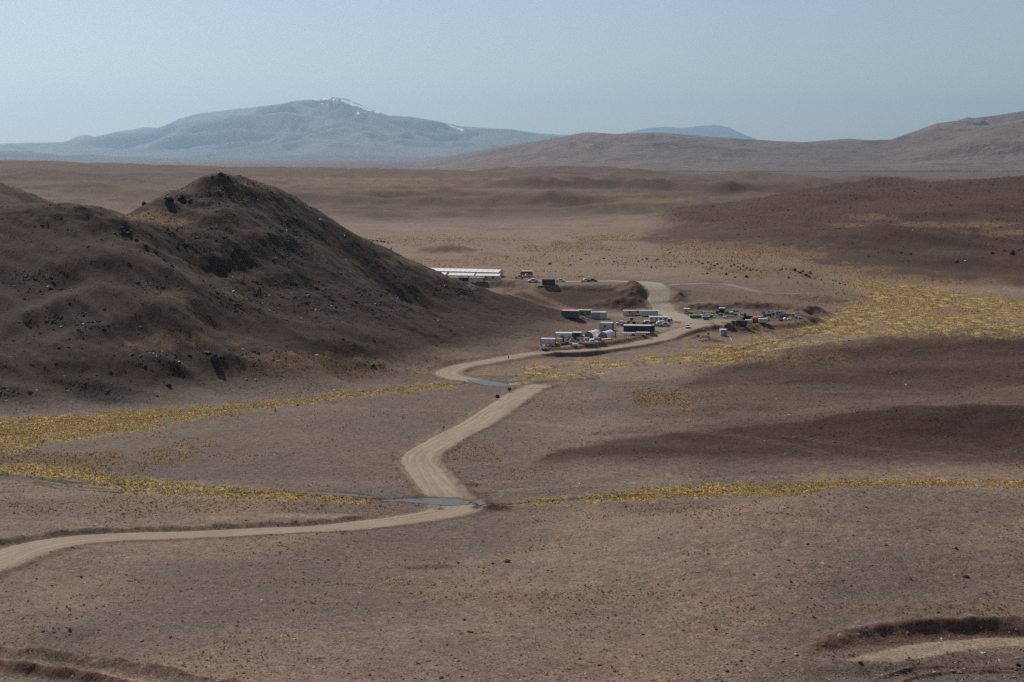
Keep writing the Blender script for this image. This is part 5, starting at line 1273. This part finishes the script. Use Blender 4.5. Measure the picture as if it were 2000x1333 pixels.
# yard clutter
rc = random.Random(4)
def crate(label, px, py, w, h, mat, group=None, yaw=0, name='crate', dmin=900):
    t = thing(name, label, name.replace('_', ' '), px, py, yaw, w * .35, group, dmin)
    MB().box(0, 0, .12, w, w * .7, h).build('box', mat, t)
    MB().box(0, 0, .12 + h, w * 1.04, w * .74, .1).build('lid', mat, t)
    for i in (-.35, 0, .35): MB().box(i * w, 0, -.1, .12, w * .7, .22).build('runner', 'wood', t)
    return t
for lab, px, py, w, h, mt in (('yellow crate right of the red and white container', 1089, 676, 1.8, .9, 'yellow'), ('cream crate behind the yellow one', 1092, 669, 2.2, 1.4, 'cream'), ('rust coloured crate below the pointed tent', 1108, 674, 2.0, 1.0, 'rust'), ('ochre crate in front of the pointed tent', 1116, 675, 2.0, .8, 'yellow'), ('orange crate left of the silver pickup', 1134, 673, 1.8, .7, 'orange'), ('second orange crate further right in the yard', 1141, 674, 1.6, .6, 'orange'), ('dark crate beside the cream one', 1097, 668, 2.0, 1.3, 'charcoal'), ('white water tank box under the dark shed', 1105, 668, 1.2, 1.2, 'white'), ('rust crate in the middle of the yard', 1100, 675, 1.8, .8, 'rust'), ('cream crate at the yard edge above the bank', 1122, 677, 2.0, .7, 'cream'), ('green crate under the dark shed', 1131, 667, 1.6, .9, 'teal'), ('yellow crate at the end of the yard row', 1148, 675, 1.7, .5, 'yellow')):
    crate(lab, px, py, w, h, mt, 'crates and boxes in the yard', rc.uniform(-20, 20))
for i, (px, py) in enumerate(((1147, 664), (1160, 665), (1174, 665), (1183, 665), (1192, 664))):
    crate(ORD[i] + ' from the left of the low white pallets before the tents', px, py, 2.0, .35, 'white', 'white pallets before the tents', rc.uniform(-8, 8), 'pallet')
t = thing('sign_board', 'small red and white sign before the red container', 'sign', 1072, 679.5, -10)
MB().box(0, 0, .5, 1.6, .08, 1.2).build('panel', 'red', t); MB().box(-.3, -.06, .75, .7, .05, .7).build('emblem', 'white', t)
for x in (-.7, .7): MB().box(x, .06, -.3, .1, .1, 1.7).build('post', 'grey', t)
t = thing('skid_loader', 'small white and yellow machine at the foot of the hill by the road', 'loader', 1063, 684, -8)
MB().box(0, 0, .4, 2.0, 1.3, .8, .9).build('body', 'cream', t); MB().box(-.2, 0, 1.2, 1.0, 1.1, .8, .9).build('cab', 'white', t); MB().box(1.3, 0, .2, .6, 1.5, .6).build('bucket', 'yellow', t)
for x in (-.6, .6):
    for s_ in (-1, 1): MB().cyl((x, s_ * .7, .35), 'y', .35, .25).build('wheel', 'tyre', t)
# orange safety fence along the yard bank
c0, c1 = pick(1172, 674, 950), pick(1232, 664, 950)
c0.y *= YS; c1.y *= YS
t = thing('safety_fence', 'orange mesh safety fence on posts above the road bank', 'fence', 1172, 674)
t.location = c0
n = 15
for i in range(n):
    f = i / (n - 1); x, y = (c1.x - c0.x) * f, (c1.y - c0.y) * f; z = float(ground(c0.x + x, (c0.y + y) / YS)) - c0.z
    MB().box(x, y, z - .3, .14, .14, 2.3).build('post', 'orange', t)
    if i < n - 1:
        x2, y2 = (c1.x - c0.x) * (i + 1) / (n - 1), (c1.y - c0.y) * (i + 1) / (n - 1); z2 = float(ground(c0.x + x2, (c0.y + y2) / YS)) - c0.z
        m = MB()
        for h in (.5, 1.0, 1.5, 1.85): m.beam((x, y, z + h), (x2, y2, z2 + h), .07)
        m.build('mesh_panel', 'orange', t)
# poles
def pole(label, px, py, h, mat='grey', lamp=False, name='pole', dmin=900, r=.09):
    t = thing(name, label, name.replace('_', ' '), px, py, 0, 0, None, dmin)
    MB().cyl((0, 0, h / 2 - .3), 'z', r * 1.3, h + .6, 8, r).build('shaft', mat, t)
    MB().box(0, 0, -.2, .5, .5, .35).build('base', 'grey', t)
    if lamp:
        MB().box(0, -.35, h + .0, .9, .8, .3).build('lamp_head', 'white', t)
    return t
pole('tall lamp post with a white head on the terrace', 1146, 550, 6.6, 'lightgrey', True, 'lamp_post', TB, .12)
pole('thin dark pole beside the gravel road cut', 1272, 607, 2.6, 'charcoal')
pole('dark red pole right of the tents', 1202, 662, 3.4, 'rust', r=.18)
pole('thin pole in the clay bank under the upper white row', 1236, 625, 2.2, 'charcoal')
pole('short marker post at the edge of the gravel apron', 1329, 630.5, .9, 'rust')
t = thing('barrier', 'low white concrete barrier by the trailer', 'barrier', 1319, 631, 3, .3); MB().prismx([(-.35, -.1), (.35, -.1), (.12, .7), (-.12, .7)], -2.0, 2.0).build('body', 'white', t); MB().box(0, 0, -.12, 4.1, .8, .14).build('foot', 'lightgrey', t)
# --- right-hand yard
container('small white cabin at the left end of the machine yard', 1341, 614, 11, -8, 2.4, 2.6, 'lightgrey', 'white', None, [-.2], ribs=False)
for lab, px, py, w in (('left of the two green open skips with white rims', 1359, 622, 24), ('right of the two green open skips with white rims', 1382, 621.5, 22), ('lower green skip in front of the right green one', 1379, 625, 13)):
    t = thing('skip', lab, 'skip', px, py, -3, 1.1, 'green skips'); L = w * mpp(px, py)
    MB().prism([(-L / 2 + .4, .1), (L / 2 - .4, .1), (L / 2, 1.35), (-L / 2, 1.35)], -1.1, 1.1).build('body', 'green', t)
    m = MB().box(0, -1.1, 1.35, L + .1, .22, .22).box(0, 1.1, 1.35, L + .1, .22, .22).box(-L / 2, 0, 1.35, .22, 2.0, .22).box(L / 2, 0, 1.35, .22, 2.0, .22); m.build('rim', 'white', t)
    for i in range(7): MB().box(-L * .4 + i * L * .133, -1.14, .25, .12, .1, 1.05).build('rib', 'green', t)
t = thing('shelter', 'small open shelter with a pale flat roof above the green machines', 'shelter', 1411, 612, -3, 1.2)
MB().box(0, 0, 2.2, 3.0, 2.4, .25).build('roof', 'white', t)
for x in (-1.3, 1.3):
    for y in (-1, 1): MB().box(x, y, -.3, .15, .15, 2.5).build('post', 'charcoal', t)
MB().box(0, .9, 0, 2.6, .1, 1.9).build('back_wall', 'charcoal', t)
t = thing('screening_plant', 'green and white screening plant with a sloping conveyor', 'machine', 1424, 619, -4, 1)
MB().box(0, 0, .9, 4.5, 1.6, .7).build('chassis', 'green', t); MB().box(-1.2, 0, 1.6, 1.8, 1.6, 1.0, 1.2).build('hopper', 'green', t); MB().box(1.3, 0, 1.6, 1.6, 1.3, .7).build('engine_box', 'white', t)
MB().beam((.5, -.3, 1.6), (4.4, -.3, 2.9), .5).build('conveyor', 'teal', t)
for x in (-1.7, -.2, 1.7): MB().box(x, -.7, -.2, .2, .2, 1.2).box(x, .7, -.2, .2, .2, 1.2).build('leg', 'white', t)
for i, (px, py) in enumerate(((1366, 613), (1382, 614))):
    t = thing('pipe_rack', ('left' if i == 0 else 'right') + ' rack of pale pipes behind the green skips', 'pipes', px, py, 8 - 14 * i, .5)
    for j in range(5): MB().cyl((0, -.5 + .25 * j, .9 + .22 * (j % 2)), 'x', .11, 4.5, 8).build('pipe', 'white' if j % 2 else 'green', t)
    for x in (-1.6, 1.6): MB().box(x, 0, -.2, .14, 1.4, 1.0).build('stand', 'rust', t)
t = thing('excavator', 'dark excavator with its boom reaching up to the left', 'excavator', 1457, 624, 0, 0)
for s_ in (-1, 1): MB().prism([(-1.7, .1), (1.7, .1), (2.0, .45), (1.7, .8), (-1.7, .8), (-2.0, .45)], s_ * 1.05 - .28, s_ * 1.05 + .28).build('track', 'black', t)
MB().box(.4, 0, .9, 2.8, 2.2, .9, .94).build('body', 'charcoal', t)
c_ = MB().box(-.6, -.65, 1.7, 1.2, .9, 1.2, .9).build('cab', 'charcoal', t); MB().box(-.6, -1.1, 2.0, .9, .05, .7).build('window', 'glass', c_)
MB().beam((-.9, .2, 1.5), (-3.2, .2, 3.3), .38).build('boom', 'charcoal', t); MB().beam((-3.2, .2, 3.3), (-5.4, .2, 3.9), .28).build('arm', 'charcoal', t)
MB().prism([(-5.9, 3.3), (-5.1, 3.3), (-5.0, 4.1), (-5.7, 4.1)], -.2, .6).build('bucket', 'black', t)
t = thing('dump_truck', 'dark green heavy truck with its cab to the left', 'truck', 1444, 638, -3, 1.2)
MB().box(.9, 0, 1.0, 4.9, 2.4, 1.9, 1.02).build('body', 'darkgreen', t); c_ = MB().box(-2.6, 0, .7, 1.5, 2.3, 2.0, .93).build('cab', 'charcoal', t); MB().box(-2.7, -1.12, 1.7, .8, .06, .7).build('window', 'glass', c_)
MB().box(0, 0, .6, 6.6, 1.0, .4).build('chassis', 'black', t); MB().box(-1.72, 0, 1.0, .18, 2.3, 1.8).build('bulkhead', 'white', t)
for x in (-2.4, 1.2, 2.4):
    for s_ in (-1, 1): MB().cyl((x, s_ * 1.0, .55), 'y', .55, .35).build('wheel', 'tyre', t)
t = thing('low_trailer', 'flat dark trailer bed left of the heavy truck', 'trailer', 1420, 636.5, -2, .8)
MB().box(0, 0, .5, 4.2, 1.6, .25).build('deck', 'brown', t)
for x in (.8, 1.5):
    for s_ in (-1, 1): MB().cyl((x, s_ * .65, .3), 'y', .3, .2).build('wheel', 'tyre', t)
container('orange box container right of the excavator', 1475, 631, 14, -5, 1.7, 2.4, 'orange', 'orange', 'rust')
container('long red box behind the orange container', 1479, 625, 13, -3, 1.0, 1.8, 'red', 'pink', None)
container('low white container right of the orange one', 1491, 630, 17, -4, 1.5, 2.2, 'lightgrey', 'white', None)
container('cream low container between heavy truck and orange box', 1463, 632, 13, -4, 1.2, 2.0, 'cream', 'white', None)
t = thing('pipe_rack', 'long rack of rusty red drill pipes at the yard edge', 'pipes', 1512, 626, 0, .6)
for j in range(7): MB().cyl((.1 * (j % 3), -.6 + .2 * j, .7 + .18 * (j % 2)), 'x', .1, 9.0, 8).build('pipe', 'rust' if j % 3 else 'pink', t)
for x in (-3.4, 0, 3.4): MB().box(x, 0, -.2, .15, 1.6, .85).build('stand', 'brown', t)
t = thing('round_tank', 'white round tank at the right end of the yard', 'tank', 1534, 627, 0, .7)
MB().cyl((0, 0, .75), 'y', .75, 1.6, 18).build('shell', 'white', t); MB().cyl((0, -.82, .75), 'y', .25, .08, 12).build('hatch', 'grey', t); MB().box(0, 0, -.2, 1.1, 1.3, .3).build('cradle', 'brown', t)
crate('white crate right of the round tank', 1542, 625.5, 1.7, .6, 'white'); crate('small white crate higher on the heap at right', 1555, 620, 1.3, .6, 'white'); crate('white crate left on the spoil heap', 1539, 616, 1.2, .5, 'white'); crate('cream crate on the spoil heap', 1550, 616, 1.6, .5, 'cream')
t = thing('loose_pipe', 'slanting pale pipe running down the bank at the yard end', 'pipe', 1572, 626); MB().beam((-1.6, 0, 1.6), (1.8, -3, -.4), .22).build('pipe', 'white', t); MB().box(-1.6, 0, 1.4, .4, .4, .4).build('flange', 'lightgrey', t)
# pallets, boxes and barrels of the machine yard
YC = (('dark crate left of the shelter', 1402, 613, 1.6, 1.0, 'charcoal'), ('green crate below the shelter', 1408, 617, 1.8, .8, 'green'), ('pale green crate beside the screening plant', 1436, 617, 1.7, .8, 'teal'), ('cream pallet box before the screening plant', 1416, 622, 1.6, .6, 'cream'), ('rust box behind the right green skip', 1392, 616, 1.8, .9, 'rust'), ('dark red box right of the white cabin', 1350, 615, 1.8, .9, 'rust'), ('white box above the excavator', 1448, 616, 1.5, .7, 'white'), ('rust bin right of the excavator', 1467, 622, 1.5, .9, 'rust'), ('pink pallet at the foot of the rods', 1486, 621, 2.0, .4, 'pink'), ('brown box at the left end of the drill pipes', 1500, 628, 1.7, .7, 'brown'), ('dark box under the round tank', 1526, 628, 1.6, .7, 'charcoal'), ('cream box near the slanting pipe', 1562, 623, 1.4, .6, 'cream'), ('grey box on the far side of the drums', 1522, 612, 1.8, .7, 'grey'), ('olive box at the right side of the drums', 1536, 614, 1.8, .7, 'olive'))
for a in YC: crate(*a, 'boxes in the machine yard', rc.uniform(-25, 25))
# oil drums
dm = MB().cyl((0, 0, .45), 'z', .30, .9, 12); lid = MB().cyl((0, 0, .92), 'z', .27, .04, 12); hp = MB().cyl((0, 0, .3), 'z', .315, .05, 12).cyl((0, 0, .6), 'z', .315, .05, 12)
protos = {}
for c_ in ('blue', 'charcoal', 'grey', 'rust', 'teal', 'lightgrey'):
    t = thing('drum', 'x', 'drum', 1500, 615, 0, 0); dm.build('barrel', c_, t); lid.build('lid', 'grey', t); hp.build('hoop', c_, t); protos[c_] = [t, False]
CN = dict(blue='dark blue', charcoal='black', grey='grey', rust='rusty', teal='dark teal', lightgrey='pale grey')
for i in range(46):
    c_ = rc.choice(['blue', 'blue', 'charcoal', 'charcoal', 'grey', 'rust', 'teal', 'lightgrey'])
    f = rc.random(); px, py = 1490 + 42 * f + rc.uniform(-2, 2), 613 + rc.uniform(0, 8)
    root, used = protos[c_]
    o = clone(root) if used else root
    protos[c_][1] = True
    c = pick(px, py, 1000); c.y *= YS; o.location = c; s_ = rc.uniform(1.2, 1.6); o.scale = (s_, s_, s_ * rc.uniform(.9, 1.2))
    tag(o, CN[c_] + ' drum standing in the crowd of drums in the right hand yard', 'drum', CN[c_] + ' drums in the yard')
for c_ in CN: number_from_left(CN[c_] + ' drums in the yard', CN[c_] + ' drums standing in the right hand yard')
for i, (px, py, h) in enumerate(((1472, 621, 3.2), (1483, 616, 2.2), (1488, 616, 2.0), (1478, 618, 1.8))):
    pole(('tallest dark', 'second', 'third', 'short')[i] + ' upright rod beside the drums in the yard', px, py, h, 'charcoal' if i == 0 else 'rust', False, 'rod', 1000, .07)
# grey water tank below the yard
t = thing('water_tank', 'square grey water tank with a pale top below the gravel apron', 'tank', 1414, 657, 6, 1.3)
MB().box(0, 0, .2, 2.7, 2.6, 2.4).build('body', 'grey', t); MB().box(0, 0, 2.6, 2.85, 2.75, .22).build('lid', 'white', t)
for i in range(6): MB().box(-1.1 + .44 * i, -1.33, .3, .12, .08, 2.2).build('rib', 'grey', t)
MB().box(0, 0, -.6, 2.3, 2.2, .8).build('base', 'brown', t)
t = thing('loose_pipe', 'bent pale outlet pipe below the grey water tank', 'pipe', 1428, 664); MB().beam((-.5, 2, 1.4), (.1, 0, .2), .26).beam((.1, 0, .2), (-.2, -2, -.1), .24).build('pipe', 'white', t); MB().box(-.5, 2, 1.2, .4, .4, .4).build('flange', 'lightgrey', t)
for i, (px, py, w) in enumerate(((1362, 657, .9), (1366, 666, .7), (1372, 667, .8), (1377, 666, .6), (1384, 654, .8), (1375, 646, .7))):
    crate(('pale block on the dark heap, highest', 'pale block at the foot of the dark heap, leftmost', 'second pale block at the foot of the dark heap', 'third pale block at the foot of the dark heap', 'brown drum box right of the dark heap', 'pale box on the bank edge above the heap')[i], px, py, w, w * .6, 'brown' if i == 4 else 'cream', 'scrap about the dark heap', rc.uniform(-30, 30), 'block')
# road signs seen from behind, marker posts
def road_sign(label, px, py, h, w=.9, board=True):
    t = thing('road_sign', label, 'sign', px, py, 8, 0, None, 600)
    MB().box(0, 0, -.4, .1, .1, h + .4).build('post', 'wood', t)
    if board: MB().box(0, -.08, h - w * .9, w, .05, w * .9).build('board', 'black', t)
    else: MB().box(0, -.08, h - .8, .34, .06, .8).build('board', 'black', t)
    MB().box(0, .06, h - .3, .3, .04, .1).build('bracket', 'grey', t)
road_sign('dark square sign by the river end of the road, nearest the ford pool', 995, 766, 1.5, 1.1)
road_sign('dark square sign second down the road from the river', 972, 781, 1.6, 1.2)
road_sign('tall narrow dark sign on the left of the road bend', 867, 846, 2.0, .6, False)
road_sign('dark marker post beside the road below the camp', 993, 703, 1.5, .5, False)
for i, (px, py) in enumerate(((538, 804), (581, 793))):
    t = thing('marker_stake', ('taller' if i == 0 else 'smaller') + ' dark stake with a stone pile on the flat by the far stream', 'stake', px, py, 0, 0, None, 600)
    MB().box(0, 0, -.3, .18, .18, 1.5 - .5 * i).build('stake', 'rust', t); MB().box(0, 0, -.1, .9, .7, .45, .5).build('stone_pile', 'brown', t)
t = thing('litter', 'small pink and white scrap lying in the near stream grass', 'scrap', 1574, 963, 10, 0, None, 560)
MB().box(0, 0, .1, 1.0, .5, .3, .7).build('sheet', 'pink', t); MB().box(.3, 0, .38, .5, .4, .14, .8).build('fold', 'white', t)
